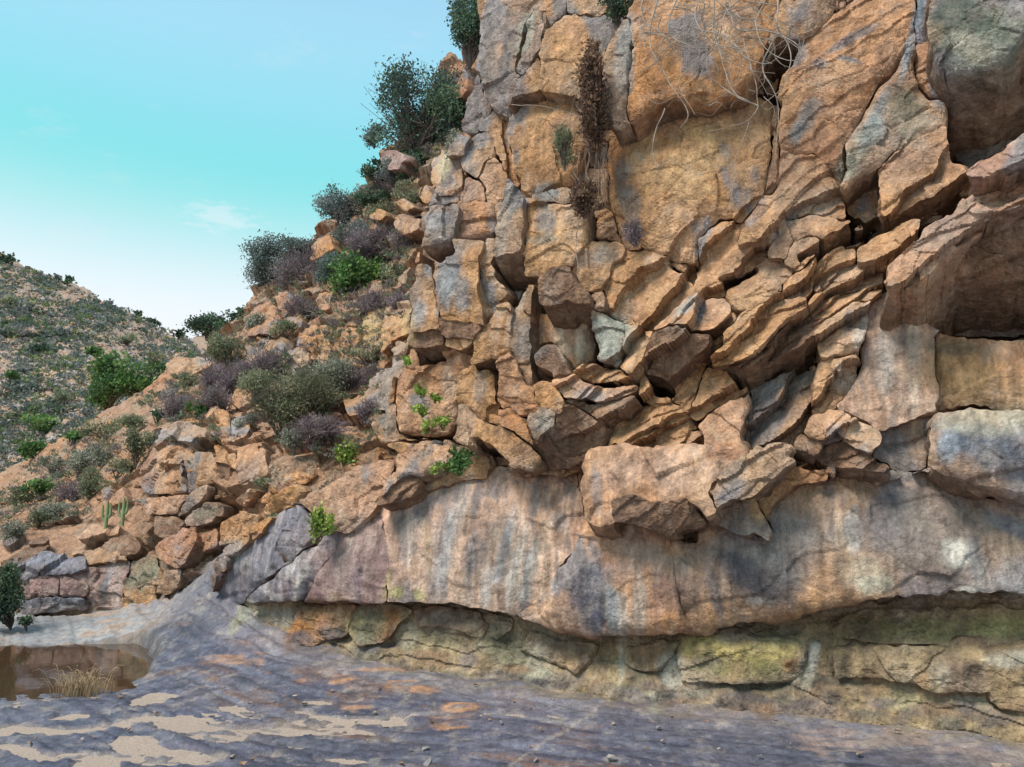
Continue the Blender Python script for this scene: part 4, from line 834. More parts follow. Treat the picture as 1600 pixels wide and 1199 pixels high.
for o_, D_, pal_, fl in [
    (.2, .8, 'pink', [700,342, 740,172, 850,142, 920,148, 915,380, 850,390, 730,382]), (.25, .8, 'org', [922,150, 970,152, 990,240, 980,380, 920,385]), (.3, .7, 'mix', [982,202, 1060,182, 1075,330, 986,342]), (.2, .7, 'brn', [1082,202, 1160,182, 1160,330, 1082,302]),
    (.25, .7, 'pink', [1172,152, 1320,132, 1330,290, 1182,322]), (.4, .8, 'grey', [850,62, 960,32, 1030,82, 980,112, 880,102]), (.5, .8, 'grey', [950,492, 1030,432, 1110,442, 1100,490, 1000,540, 950,532]), (.4, .7, 'grey', [880,492, 950,372, 1040,342, 1000,422, 930,482]),
    (.45, .8, 'brn', [765,592, 780,512, 870,502, 910,532, 870,592, 812,606]), (.5, .8, 'red', [770,662, 830,622, 920,562, 980,582, 990,642, 930,742, 880,762, 802,732]), (.4, .7, 'grey', [780,882, 830,772, 900,762, 880,832, 832,892]),
    (.4, .8, 'brn', [500,652, 560,612, 660,592, 690,642, 640,682]), (.45, .8, 'pink', [370,602, 450,557, 590,547, 590,577, 480,592, 402,616]), (.45, .7, 'brn', [670,572, 720,532, 760,552, 740,592]), (.35, .7, 'pink', [720,430, 880,395, 930,400, 870,480, 740,500]),
    (.35, .6, 'blue', [80,742, 200,702, 420,692, 420,762, 112,802]), (.3, .6, 'purp', [110,822, 200,790, 290,785, 290,895, 100,912]), (.33, .6, 'purp', [295,784, 420,777, 430,895, 295,895]), (.4, .6, 'blue', [60,932, 420,902, 420,972, 100,992]), (.28, .6, 'purp', [430,765, 620,702, 640,722, 600,962, 440,962]),
    (.24, .6, 'mix', [642,722, 760,692, 790,802, 780,902, 800,962, 620,962]), (.4, .8, 'brn', [0,720, 120,660, 260,640, 200,680, 40,760]), (.3, .6, 'mix', [30,590, 90,530, 120,580, 60,620, 10,620]), (.3, .6, 'pink', [240,470, 300,400, 370,430, 350,500, 260,510]),
    (.3, .6, 'mix', [340,690, 500,655, 640,690, 430,740]), (.35, .6, 'org', [1195,430, 1260,350, 1290,370, 1240,440]), (.35, .6, 'org', [1275,420, 1350,350, 1390,380, 1340,430]), (.3, .6, 'tan', [1100,520, 1200,480, 1300,500, 1280,590, 1100,640]), (.3, .7, 'tan', [1330,400, 1500,330, 1560,380, 1480,470, 1330,500]),
    (.3, .7, 'org', [1400,290, 1480,260, 1580,280, 1520,330, 1420,330]), (.35, .6, 'brn', [150,640, 230,600, 250,620, 190,665]), (.3, .6, 'red', [1000,600, 1080,560, 1090,640, 1010,680]), (.3, .7, 'org', [510,370, 600,360, 620,430, 540,450]), (.25, .8, 'tan', [440,60, 540,10, 640,30, 560,90, 460,110])]:
    R('I', 'slope', slope, o_ * .4, D_, pal_, fl, ud=.15, cells=.4, vor=.8)
for o_, D_, pal_, fl in [(.6, 1.2, 'purp', [415,620, 450,580, 500,570, 560,610, 540,690, 450,690]), (.5, 1., 'tan', [660,830, 700,780, 720,830, 700,880]), (.5, 1., 'tan', [530,890, 570,870, 610,900, 560,930]), (.5, 1., 'org', [500,1000, 560,960, 660,960, 640,1040, 520,1060]), (.5, 1., 'tan', [350,960, 420,920, 450,950, 420,990]), (.5, 1.2, 'org', [20,1170, 60,1090, 120,1080, 160,1140, 110,1199, 20,1230])]:
    R('K', 'slope', slope, o_, D_, pal_, fl)

partition(SPECS['cliff_wall'], WALLREG, fill=46, fill_layer='main', fill_par=wall)
LOWREG = [(330, 950), (330, 880), (380, 830), (470, 780), (560, 725), (640, 700), (700, 690), (800, 715), (1000, 690), (1180, 690), (1260, 720), (1440, 740), (1760, 830), (1760, 925), (1490, 925), (1300, 945), (1180, 970), (1060, 992), (960, 995), (860, 978), (800, 960), (700, 942), (520, 942), (420, 940)]
SPECS['lower_wall'].append(dict(pts=np.array([(1054, 832), (1092, 826), (1090, 850), (1066, 847)], float), layer='bulge', o=-.3, parent=lower, deep=True, kw=dict(D=.3, pal='dark', vor=.4)))  # recess below the jut, shade put into its dark colour
partition(SPECS['lower_wall'], LOWREG, fill=50, grow=14, fill_layer='bulge', fill_par=lower, pals=('pink', 'tan', 'mix'), base_o=.06, jit=.04, crack=.5)
SLOPEIN = [(720, 95), (700, 110), (670, 190), (612, 246), (570, 305), (520, 355), (490, 380), (446, 412), (408, 455), (385, 500), (340, 548), (270, 582), (240, 606), (150, 662), (70, 712), (-40, 768), (-60, 975), (250, 972), (330, 880), (470, 780), (560, 725), (640, 700), (620, 600), (660, 400), (740, 200)]
partition(SPECS['rocky_slope'], SLOPEIN, fill=0, grow=2.5, fill_layer='slope', fill_par=slope, pals=('earth', 'tan', 'mix', 'pink', 'earth'), base_o=.06, jit=.16)
partition(SPECS['undercut_band'], [(380, 935), (600, 935), (760, 945), (1000, 985), (1300, 930), (1760, 915), (1760, 1160), (1000, 1120), (640, 1050), (440, 1030)], fill=0, grow=3, crack=0, fill_layer='band', fill_par=bank, pals=('yel', 'yel', 'brn', 'mix'), base_o=.05, jit=.05)

# ------------------------------------------------------------------ far hillside
hill = block([(-60, 372), (0, 400), (60, 425), (100, 440), (150, 462), (190, 482), (250, 512), (290, 527), (340, 515), (400, 500), (460, 520), (460, 720), (-60, 900)], 'hill', o=0, D=60, pal='grey', name='far_hillside', fac=0, vor=0, rough=16, step=3.0, mat=FARROCK, ext=(0, 1, -0.4), edge=4)
structure(hill, "far shrubby hillside across the gorge", "hillside")

# ------------------------------------------------------------------ gorge floor, sand, pool
def foot_rise(x): return np.interp(x, [-8, -4.6, -3.9, -3, -2.4, -1, 1, 5], [.1, .3, .62, .42, .24, .16, .07, .08])
def inpool(x, y):
    """distance-like field, negative inside the pool hollow"""
    px_, py_, _ = project(np.stack([x, y, np.full_like(x, -0.05)], -1))
    return px_, py_
POOL = np.array([0, .3]) + np.array([(-7.5, 6.55), (-5.6, 6.55), (-4.4, 6.62), (-3.9, 6.95), (-3.6, 7.4), (-3.75, 7.9), (-4.15, 8.6), (-4.5, 9.1), (-5.2, 8.95), (-6.3, 8.75), (-8.5, 8.6), (-8.5, 6.6)])
SAND = [(300, 1130, 75, 16, -8), (215, 1165, 55, 18, 4), (230, 1090, 55, 12, -10), (300, 1175, 60, 10, 5), (165, 1133, 45, 8, -4), (110, 1118, 40, 6, -6), (90, 1088, 14, 4, 0), (180, 1082, 30, 5, -5), (380, 1110, 40, 10, 15), (430, 1140, 60, 12, 5), (360, 1150, 45, 8, 8),
        (50, 1175, 60, 16, 10), (150, 1192, 60, 10, 0), (460, 1165, 50, 8, 10), (520, 1185, 70, 8, 5), (105, 1133, 12, 3, 0), (330, 1115, 25, 4, 5), (420, 1180, 40, 7, 0), (250, 1190, 40, 5, 0)]
def floor_z(x, y, full=True):
    d = Yw(x) - y
    rr = np.interp(x, [-5, -3, 0], [2.3, 2.3, 1.8])
    z = foot_rise(x) * np.clip((rr - d) / rr, 0, 1.6) ** 1.7
    P = np.stack([x, y, np.zeros_like(x)], -1)
    z = z + 0.03 * fbm(P * 0.8, 3, 201)
    z = z + 0.07 * smooth(-3.8, -4.6, x) * smooth(9.2, 9.9, y)             # shelf beyond the pool
    return z
nx, ny = 470, 440
ux = np.linspace(0, 1, nx); uy = np.linspace(0, 1, ny)
gy = 0.4 + 13.4 * uy ** 1.25
Yg = np.broadcast_to(gy[:, None], (ny, nx)); half = 1.0 + Yg * 0.98
Xg = -half + (half + np.minimum(half, 6.0)) * ux[None, :]
x = Xg.ravel(); y = Yg.ravel().copy()
z = floor_z(x, y)
P = np.stack([x, y, z], -1)
pdist, _ = seg_nearest(np.stack([x, y], -1), POOL, np.roll(POOL, -1, 0)); pin = in_poly(np.stack([x, y], -1), POOL, np.roll(POOL, -1, 0))
sd = np.where(pin, -pdist, pdist) + 0.10 * fbm(P * 2.5, 3, 215)
z = z - 0.40 * smooth(0.05, -0.14, sd) - 0.03 * smooth(0.5, 0, sd)
px, py, _ = project(P)
wn = 0.55 * fbm(P * np.array([3.0, 5.0, 1]), 4, 221)
sm = np.zeros(len(x))
for sx, sy, rx, ry, a in SAND:
    a = math.radians(a); dx, dy = px - sx, py - sy
    u = (dx * math.cos(a) + dy * math.sin(a)) / rx; v = (-dx * math.sin(a) + dy * math.cos(a)) / ry
    sm = np.maximum(sm, smooth(1.0, 0.75, np.sqrt(u * u + v * v) * 1.3 + wn * 1.5))
# scattered smaller hollows over the near left floor
n_h = fbm(P * np.array([2.4, 4.6, 1]), 4, 231)
sm = np.maximum(sm, smooth(0.27, 0.36, n_h) * smooth(0.6, -1.6, x + 0.2 * (6 - y)) * smooth(7.0, 6.2, y) * smooth(0.1, 0.5, sd))
lay = fbm(P * np.array([1.1, 3.5, 1]) + 3, 4, 241)
q = (y * 0.9 + x * 0.25) / 0.13 + 2.2 * fbm(P * 0.9, 3, 245); fr = q - np.floor(q)
f1 = fracture(x / .42 + .5 * lay, y / .22 + .4 * lay, 5); f2 = fracture(x / .15 + lay, y / .085 + lay, 6)
relief = 0.016 * (f1[0] * .6 + f1[1] * f1[3] + f1[2] * f1[4]) + 0.006 * (f2[0] * .5 + f2[1] * f2[3] + 1.4 * f2[2] * f2[4])
relief = relief + 0.010 * fbm(P * np.array([5, 9, 1]), 4, 251) + 0.018 * lay + 0.011 * (_hash(np.floor(q).astype(np.int64), np.floor(x * 1.3 + 2 * lay).astype(np.int64), np.zeros(len(q), np.int64), 9) - fr * 0.7)
dw = Yw(x) - y
sl = fbm(np.stack([x * .8 + .3 * lay, (dw + .12 * fbm(P * .8, 3, 301)) * 9, x * 0], -1), 4, 303); sl2 = fbm(np.stack([x * 1.3, (dw + .10 * fbm(P * 1.1, 3, 305)) * 22, x * 0 + 4], -1), 3, 307)
relief = relief * .55 + .022 * sl + .010 * sl2
relief = relief * (1 + 2.5 * smooth(1.2, .2, Yw(x) - y) * smooth(-2, -3, x)) + 0.03 * smooth(1.4, .4, Yw(x) - y) * fbm(P * np.array([2.2, 2.2, 1]), 4, 291)
zb = z
z = z + relief - 0.03 * sm
V = np.stack([x, y, z], -1)
c = rock_colour(V, np.where(Yw(x) - y < 1.6, px, -999), py, 'blue', 1); c0_ = c.copy()
n1 = fbm(V * 0.8 + 2, 4, 261); n2 = fbm(V * np.array([2.2, 4.0, 1]), 4, 265); n5 = fbm(V * np.array([3.2, 8.0, 1]), 4, 269)
c = mixc(c, (.175, .145, .16), smooth(0.0, .45, n1)); c = mixc(c, (.085, .088, .115), smooth(.05, .35, n5) * .8); c = mixc(c, (.235, .225, .235), smooth(.1, .45, -n5) * .6)
oz = smooth(9.0, 6.0, Yw(x) - y + 5) * smooth(2.2, 0.2, Yw(x) - y)
c = mixc(c, (.42, .21, .10), smooth(.16, .30, n2) * smooth(-.45, .05, fbm(V * np.array([6., 22., 1]), 3, 271)) * oz * smooth(2.2, 0.6, np.abs(x + 0.8)) * .8)
c = mixc(c, (.26, .20, .17), smooth(.1, .4, n2 + n1) * smooth(1.0, 3.0, x) * .6)
c = mixc(c, (.34, .165, .08), smooth(.10, .24, sl + .35 * n2) * smooth(3.2, 1.6, dw) * smooth(.0, .25, n2 + .45 * np.exp(-((x + .6) / 1.6) ** 2) + .25 * sl2 - .1) * .85); c = mixc(c, (.30, .29, .30), smooth(.12, .3, -sl2) * .45); c = mixc(c, (.075, .08, .11), smooth(.1, .28, sl2 * .7 + sl * .5) * .6)
c = c * np.array([.47, .50, .62]); c = mixc(c, (.05, .05, .06), .55 * smooth(.08, .0, f1[5])); c = c * (1 + .25 * fbm(V * np.array([7., 26., 1]), 3, 279))[:, None]
shelf = smooth(8.9, 9.3, y) * smooth(-3.6, -4.6, x)
c = mixc(c, mixc(np.broadcast_to(np.array((.25, .245, .25)), V.shape).copy(), (.30, .22, .17), smooth(-.1, .4, n5 + .6 * n1)), shelf)
c = mixc(c, c0_, smooth(1.0, .3, Yw(x) - y) * .6)
c = mixc(c, (.27, .20, .165), smooth(-.1, .3, n2 + .5 * n5) * smooth(1.1, .2, Yw(x) - y) * smooth(.5, 2, x) * .8); c = c * (1 + .35 * n1)[:, None]
c = mixc(c, (.215, .175, .125), smooth(-.25, .2, n5 + .6 * n1) * smooth(.55, .05, dw + .25 * n2) * smooth(-2.6, -1.5, x) * .85)
wet = smooth(.12, .0, sd); c = mixc(c, (.10, .09, .085), wet * .6)
# pale mineral vein running out from the seep
vx = np.interp(py, [1080, 1120, 1160, 1200], [968, 915, 850, 790]); c = mixc(c, (.46, .38, .30), smooth(7, 1, np.abs(px - vx + 10 * fbm(V * 6, 2, 277))) * smooth(1075, 1090, py) * .35)
for sx, sy, rx, ry, k in [(640, 1075, 60, 9, .8), (690, 1130, 26, 12, .9), (720, 1105, 30, 8, .8), (560, 1110, 20, 10, .7), (530, 1060, 20, 8, .8), (600, 1050, 40, 6, .6), (470, 1062, 12, 6, .7), (360, 1030, 44, 12, .6), (1290, 1160, 50, 22, .5), (1480, 1160, 60, 24, .4)]:
    rr_ = np.sqrt(((px - sx) / rx) ** 2 + ((py - sy) / ry) ** 2) + 1.2 * n5
    c = mixc(c, (.43, .225, .115) if sx < 1000 else (.36, .25, .20), smooth(1.1, .6, rr_) * k * smooth(-.4, .05, fbm(V * np.array([5., 20., 1]), 3, 273)))
dust = smooth(.0, .5, fbm(P * np.array([2.4, 4.6, 1]) + .02, 3, 231) + sm * .5) * smooth(0.6, -1.6, x + 0.2 * (6 - y)) * smooth(7.0, 6.2, y)
c = mixc(c, (.30, .235, .19), dust * .55)
I = np.arange(nx * ny).reshape(ny, nx)
F = np.stack([I[:-1, :-1], I[:-1, 1:], I[1:, 1:], I[1:, :-1]], -1).reshape(-1, 4)
keep = (V[F[:, 0], 1] < Yw(V[F[:, 0], 0]) + 0.9) | (V[F[:, 0], 0] < -4.5)
floor = make_mesh("gorge_floor", V, F[keep], c, FLOORROCK)
structure(floor, "blue-grey and purple bedrock floor of the gorge", "ground")
# the sand lying in the hollows: a sheet just under the rock's surface
sandm, sn, sb = mat_new("pale_sand")
N = sn.nodes.new
t1 = N("ShaderNodeTexCoord"); t2 = N("ShaderNodeTexNoise"); t2.inputs["Scale"].default_value = 60; t2.inputs["Detail"].default_value = 6
t3 = N("ShaderNodeValToRGB"); t3.color_ramp.elements[0].color = (.25, .19, .15, 1); t3.color_ramp.elements[1].color = (.345, .27, .22, 1); t3.color_ramp.elements[0].position = .35; t3.color_ramp.elements[1].position = .65
tb = N("ShaderNodeBump"); tb.inputs["Strength"].default_value = .35; tb.inputs["Distance"].default_value = .01
sn.links.new(t1.outputs["Object"], t2.inputs["Vector"]); sn.links.new(t2.outputs["Fac"], t3.inputs[0]); sn.links.new(t3.outputs[0], sb.inputs["Base Color"])
sn.links.new(t2.outputs["Fac"], tb.inputs["Height"]); sn.links.new(tb.outputs[0], sb.inputs["Normal"]); sb.inputs["Roughness"].default_value = .95
sx_ = slice(None, None, 2)
Vs = np.stack([x, y, zb + 0.010 * fbm(P * 1.5, 2, 281) + 0.018 * lay - 0.014], -1).reshape(ny, nx, 3)[::2, ::2]
sms = sm.reshape(ny, nx)[::2, ::2]; ok = sms > 0.02
from numpy import pad
g2 = ok.copy(); g2[1:] |= ok[:-1]; g2[:-1] |= ok[1:]; g2[:, 1:] |= ok[:, :-1]; g2[:, :-1] |= ok[:, 1:]
I2 = np.arange(g2.size).reshape(g2.shape)
F2 = np.stack([I2[:-1, :-1], I2[:-1, 1:], I2[1:, 1:], I2[1:, :-1]], -1)[g2[:-1, :-1] & g2[1:, :-1] & g2[:-1, 1:] & g2[1:, 1:]]
used = np.unique(F2); rm = np.full(g2.size, -1); rm[used] = np.arange(len(used))
sand = make_mesh("sand", Vs.reshape(-1, 3)[used], rm[F2], None, sandm)
structure(sand, "pale sand lying in hollows of the bedrock floor", "sand")
# pool
wm, wn_, wb = mat_new("pool_water")
wb.inputs["Base Color"].default_value = (.055, .032, .018, 1); wb.inputs["Roughness"].default_value = .06; wb.inputs["IOR"].default_value = 1.33; wb.inputs["Specular IOR Level"].default_value = .6
N = wn_.nodes.new
w1 = N("ShaderNodeTexCoord"); w2 = N("ShaderNodeTexNoise"); w2.inputs["Scale"].default_value = 5; w3 = N("ShaderNodeBump"); w3.inputs["Strength"].default_value = .06; w3.inputs["Distance"].default_value = .02
wn_.links.new(w1.outputs["Object"], w2.inputs["Vector"]); wn_.links.new(w2.outputs["Fac"], w3.inputs["Height"]); wn_.links.new(w3.outputs[0], wb.inputs["Normal"])
wv = np.array([(-9.5, 6.0, -.028), (-3.2, 6.0, -.028), (-3.2, 9.6, -.028), (-9.5, 9.6, -.028)])
water = make_mesh("pool_water", wv, np.array([[0, 1, 2, 3]]), None, wm)
structure(water, "still brown pool of water in the bedrock", "water")
# far ground sheet, out to the horizon under everything
gv = []; 
gm = np.array([(-600, 13.3, -.4), (-3.0, 13.3, -.4), (60, 30, -.4), (600, 900, -.4), (-600, 900, -.4)])
ground = make_mesh("ground", np.concatenate([gm, gm - [0, 0, .01]])[:5], np.array([[0, 1, 2, 3], [0, 3, 4, 4]])[:1], np.tile([.3, .2, .12], (5, 1)), FARROCK)
structure(ground, "ground of the valley beyond the rocks", "ground")

# pebbles and grit lying on the floor
import bmesh
rs = np.random.RandomState(3); PV, PF, PC, pb = [], [], [], 0
while len(PV) < 130:
    a, b = rs.uniform(-3.6, 3.2), rs.uniform(3.6, 7.2)
    if b > Yw(a) - .15: continue
    sz = rs.uniform(.006, .022) * (1 + (rs.rand() < .06) * 1.2); v = rs.uniform(-1, 1, (10, 3)) * sz * np.array([1.3, 1, .6])
    bm = bmesh.new()
    for q in v: bm.verts.new(q)
    bmesh.ops.convex_hull(bm, input=bm.verts); bmesh.ops.delete(bm, geom=[w for w in bm.verts if not w.link_faces], context='VERTS'); bm.verts.index_update()
    tri = np.array([[w.index for w in f.verts] for f in bm.faces if len(f.verts) == 3]); co = np.array([w.co[:] for w in bm.verts]); bm.free()
    zz = float(floor_z(np.array([a]), np.array([b]))[0]) + .02
    PV.append(co + [a, b, zz]); PF.append(tri + pb); pb += len(co); PC.append(np.tile(np.array([(.30, .22, .16), (.22, .2, .2), (.36, .29, .23), (.28, .16, .1)][rs.randint(4)]), (len(co), 1)))
o = make_mesh("pebbles", np.concatenate(PV), np.concatenate(PF), np.concatenate(PC), FLOORROCK, smooth_shade=False)
tag(o, "small pebbles scattered over the bedrock floor", 'pebbles', kind='stuff')

# ------------------------------------------------------------------ plants
def tube(path, rad, sides=4):
    path = np.asarray(path, float); n = len(path); rad = np.broadcast_to(rad, n)
    T = np.gradient(path, axis=0); T /= np.linalg.norm(T, axis=1)[:, None] + 1e-9
    ref = np.array([0.3, 0.9, 0.2]); U = np.cross(T, ref); U /= np.linalg.norm(U, axis=1)[:, None] + 1e-9; W_ = np.cross(T, U)
    a = np.arange(sides) * 2 * math.pi / sides
    V = path[:, None] + rad[:, None, None] * (np.cos(a)[None, :, None] * U[:, None] + np.sin(a)[None, :, None] * W_[:, None])
    I = np.arange(n * sides).reshape(n, sides); J = np.roll(I, -1, 1)
    F = np.stack([I[:-1], J[:-1], J[1:], I[1:]], -1).reshape(-1, 4)
    return V.reshape(-1, 3), F
def join(parts):
    Vs, Fs, b = [], [], 0
    for V, F in parts:
        Vs.append(V); Fs.append(F + b); b += len(V)
    return np.concatenate(Vs), np.concatenate(Fs)
def leaves(cent, nrm_bias, size, rs, aspect=0.45):
    n = len(cent)
    d = rs.normal(size=(n, 3)) + nrm_bias; d /= np.linalg.norm(d, axis=1)[:, None]
    u = np.cross(d, rs.normal(size=(n, 3))); u /= np.linalg.norm(u, axis=1)[:, None] + 1e-9
    sz = size * rs.uniform(.6, 1.35, n)[:, None]
    tip = cent + d * sz; mid = cent + d * sz * .5
    w = u * sz * aspect
    V = np.stack([cent, mid + w, tip, mid - w], 1).reshape(-1, 3)
    F = np.arange(n * 4).reshape(n, 4)
    return V, F
KIND = {  # leaf colours, leaf px, density, bark colour, form
    'tree':   dict(c=[(.085, .14, .105), (.115, .185, .10), (.06, .095, .085)], leaf=4.2, den=2.4, bark=(.17, .14, .13), asp=.36),
    'bluish': dict(c=[(.155, .19, .19), (.125, .17, .14), (.20, .215, .21)], leaf=3.8, den=2.0, bark=(.20, .17, .17), asp=.28),
    'bright': dict(c=[(.10, .20, .06), (.065, .14, .05), (.16, .25, .07)], leaf=4.6, den=2.0, bark=(.15, .13, .08), asp=.45),
    'lime':   dict(c=[(.23, .33, .06), (.15, .25, .05), (.31, .38, .09)], leaf=5.2, den=1.6, bark=(.16, .14, .08), asp=.5),
    'olive':  dict(c=[(.20, .215, .13), (.155, .185, .11), (.26, .25, .15)], leaf=4.6, den=2.2, bark=(.20, .16, .13), asp=.2),
    'grey':   dict(c=[(.26, .27, .21), (.21, .23, .18), (.33, .32, .25)], leaf=4.0, den=2.2, bark=(.22, .18, .16), asp=.25),
    'dark':   dict(c=[(.07, .115, .07), (.10, .155, .08), (.05, .08, .055)], leaf=4.4, den=2.0, bark=(.10, .08, .07), asp=.4),
    'dry':    dict(c=[(.23, .185, .20), (.18, .145, .165), (.29, .24, .225)], leaf=6.5, den=2.2, bark=(.20, .155, .165), asp=.07),
    'dead':   dict(c=[(.15, .085, .055), (.09, .055, .04), (.22, .14, .09)], leaf=8.0, den=2.2, bark=(.14, .09, .07), asp=.22),
}
PID = [0]
def plant(px, py, rx, ry, kind, name, label, cat, group=None, layer='slope', depth=None, lift=0.3, twigs=None, trunk=None, hang=False, seed=None):
    PID[0] += 1; rs = np.random.RandomState(500 + PID[0] if seed is None else seed)
    K = KIND[kind]
    if depth is None:
        depth = float(LAYERS[layer](np.array([px]), np.array([py + ry * .75]))[0]) - lift
    if layer == 'slope' and cat in ('shrub', 'tree') and kind in ('dry', 'bluish', 'olive', 'grey', 'dark', 'tree', 'bright'): rx, ry = rx * 1.34, ry * 1.28; py -= ry * .1
    m = depth / FPX; RX, RZ = rx * m, ry * m
    cen = at(px, py, depth); base = at(px + rs.uniform(-.2, .2) * rx, py + ry * (1.05 if not hang else -1), depth + .25 * RX)
    t = empty(name, tuple(base))
    # clumps spread through the crown, denser near its outside, with lobes and gaps
    nc = int(np.clip(rx * ry / 55, 5, 46))
    dirs = rs.normal(size=(nc, 3)); dirs /= np.linalg.norm(dirs, axis=1)[:, None]
    rad = rs.uniform(.25, 1.0, nc) ** .5
    nl_ = rs.randint(3, 6); lobes = rs.uniform(-1, 1, (nl_, 3)) * np.array([.62, .5, .55]) * np.array([RX, RX * .8, RZ]); lr = rs.uniform(.38, .68, nl_); li = rs.randint(0, nl_, nc)
    cl = cen + lobes[li] + dirs * rad[:, None] * np.array([RX, RX * .8, RZ]) * lr[li][:, None]
    parts = []
    up = 1 if not hang else -.6
    for k in range(nc):
        e = cl[k]; mid = base + (e - base) * .55 + np.array([0, 0, .10 * RZ * up]) + rs.normal(size=3) * .08 * RX
        tt = np.linspace(0, 1, 7)[:, None]
        path = (1 - tt) ** 2 * base + 2 * (1 - tt) * tt * mid + tt ** 2 * e
        path[1:-1] += rs.normal(size=(5, 3)) * .025 * RX
        r0 = (trunk or (.9 if kind != 'tree' else 1.5)) * m * 1.0
        parts.append(tube(path, np.linspace(r0 * 1.5, r0 * .35, 7), 4))
    if ry > 30: trunk = (trunk or 1) * 1.2
    nt_ = twigs if twigs is not None else (int(rx * ry / 5) if kind in ('dry',) else int(rx * ry / 60))
    if kind in ('dry', 'bluish', 'grey', 'olive', 'dead'):
        nt_ = int(nt_ * (1 if kind == 'dry' else 2.2))
    for k in range(nt_):
        d = rs.normal(size=3); d /= np.linalg.norm(d)
        e = cen + d * np.array([RX, RX * .8, RZ]) * rs.uniform(.6, 1.08)
        b0 = cl[rs.randint(nc)] * .45 + base * .55 if kind != 'dry' else base + (cen - base) * rs.uniform(0, .5) + rs.normal(size=3) * .2 * RX
        md = (b0 + e) / 2 + rs.normal(size=3) * .12 * RX + np.array([0, 0, .12 * RZ])
        tt = np.linspace(0, 1, 5)[:, None]
        parts.append(tube((1 - tt) ** 2 * b0 + 2 * (1 - tt) * tt * md + tt ** 2 * e, np.linspace(.55, .25, 5) * m * 1.3, 3))
    V, F = join(parts)
    bc = np.array(K['bark']) * (1 + .25 * fbm(V * 4, 2, 7))[:, None]
    make_mesh("branches", V - base, F, bc, BARK, t)
    # leaves
    nl = int(np.clip(K['den'] * 3.14 * rx * ry * 3.2 / (K['leaf'] ** 2 * (K['asp'] + .15)), 80, 14000))
    j = rs.randint(0, nc, nl)
    spread = np.array([RX, RX * .8, RZ]) * (.19 if nc > 12 else .32)
    c_ = cl[j] + rs.normal(size=(nl, 3)) * spread * .75
    q = (c_ - cen) / np.array([RX, RX * .8, RZ]); okl = (q ** 2).sum(1) < 1.35 + .5 * vnoise(c_ * 6, 3)
    c_ = c_[okl]; j = j[okl]
    V, F = leaves(c_, np.array([0, -.2, .7 if not hang else -.5]), K['leaf'] * m, rs, K['asp'])
    cc = np.array(K['c']); tone = rs.randint(0, 3, nc); pick = np.where(rs.rand(len(j)) < .65, tone[j], rs.randint(0, 3, len(j)))
    lc = cc[pick] * rs.uniform(.65, 1.4, (len(j), 1)) * (1 + .25 * rs.normal(size=(nc, 1))[j].clip(-1.5, 1.5))
    make_mesh("foliage", V - base, F, np.repeat(lc, 4, 0), LEAF, t)
    tag(t, label, cat, group)
    return t
SH = "shrubs on the rocky slope"
plant(655, 172, 66, 62, 'tree', 'tree', "large dark blue-green tree against the sky on the skyline", 'tree', depth=18.5, trunk=1.6)
plant(588, 213, 15, 16, 'bluish', 'shrub', "small wispy bush below left of the skyline tree", 'shrub', SH, depth=19)
plant(742, 30, 32, 62, 'tree', 'tree', "dark bushy tree at the cliff's top edge beside the sky", 'tree', depth=18, trunk=1.5)
plant(540, 328, 38, 30, 'bluish', 'shrub', "blue-grey bush on the skyline below the large tree", 'shrub', SH, depth=19.5)
plant(592, 277, 26, 18, 'dark', 'shrub', "dark green bush between the skyline tree and blue-grey bush", 'shrub', SH, depth=19)
plant(625, 295, 30, 18, 'dry', 'shrub', "purplish twiggy scrub under the skyline tree", 'shrub', SH, depth=18.6)
plant(655, 250, 22, 12, 'dark', 'shrub', "low dark bush at the foot of the skyline tree", 'shrub', SH, depth=18.2)
plant(432, 430, 42, 44, 'bluish', 'shrub', "tall blue-grey shrub at the left end of the ridge", 'shrub', SH, depth=18.2)
plant(482, 432, 42, 38, 'dry', 'shrub', "purple-grey leafless shrub beside the tall blue-grey shrub", 'shrub', SH, depth=17.6)
plant(500, 395, 34, 20, 'bluish', 'shrub', "thin bluish bush above the purple-grey leafless shrub", 'shrub', SH, depth=18.8)
plant(540, 455, 38, 42, 'bright', 'shrub', "bright green leafy shrub above the orange rock columns", 'shrub', SH, depth=15.6)
plant(590, 428, 17, 26, 'bright', 'shrub', "small bright green shrub right of the larger bright one", 'shrub', SH, depth=15.6)
plant(600, 385, 42, 28, 'dry', 'shrub', "rounded purple dry shrub high on the slope below skyline", 'shrub', SH, depth=16.6)
plant(633, 385, 20, 26, 'dry', 'shrub', "purple dry shrub touching the cliff's left edge", 'shrub', SH, depth=15.6)
plant(622, 438, 22, 26, 'olive', 'shrub', "olive shrub tucked against the cliff's left edge", 'shrub', SH, depth=14.6)
plant(545, 495, 30, 24, 'dry', 'shrub', "dark tangle of dry twigs under the bright green shrub", 'shrub', SH, depth=15.4)
plant(605, 345, 26, 16, 'olive', 'shrub', "yellow-green scrub below the skyline near the cliff", 'shrub', SH, depth=17.6)
plant(358, 560, 30, 28, 'olive', 'shrub', "round olive shrub on top of the pale ledge", 'shrub', SH)
plant(343, 590, 28, 20, 'dry', 'shrub', "drooping grey twigs below the round olive shrub", 'shrub', SH)
plant(415, 572, 32, 24, 'dry', 'shrub', "purple dry shrub between two grey boulders", 'shrub', SH)
plant(398, 508, 20, 16, 'grey', 'shrub', "pale grey shrub on the ridge left of the rock columns", 'shrub', SH)
plant(445, 630, 52, 48, 'olive', 'shrub', "large grey-green shrub spreading over the middle of the slope", 'shrub', SH, lift=.7)
plant(495, 600, 42, 36, 'grey', 'shrub', "silvery green shrub right of the large grey-green one", 'shrub', SH, lift=.7)
plant(552, 592, 34, 22, 'dry', 'shrub', "dull purple scrub under the orange rock columns", 'shrub', SH)
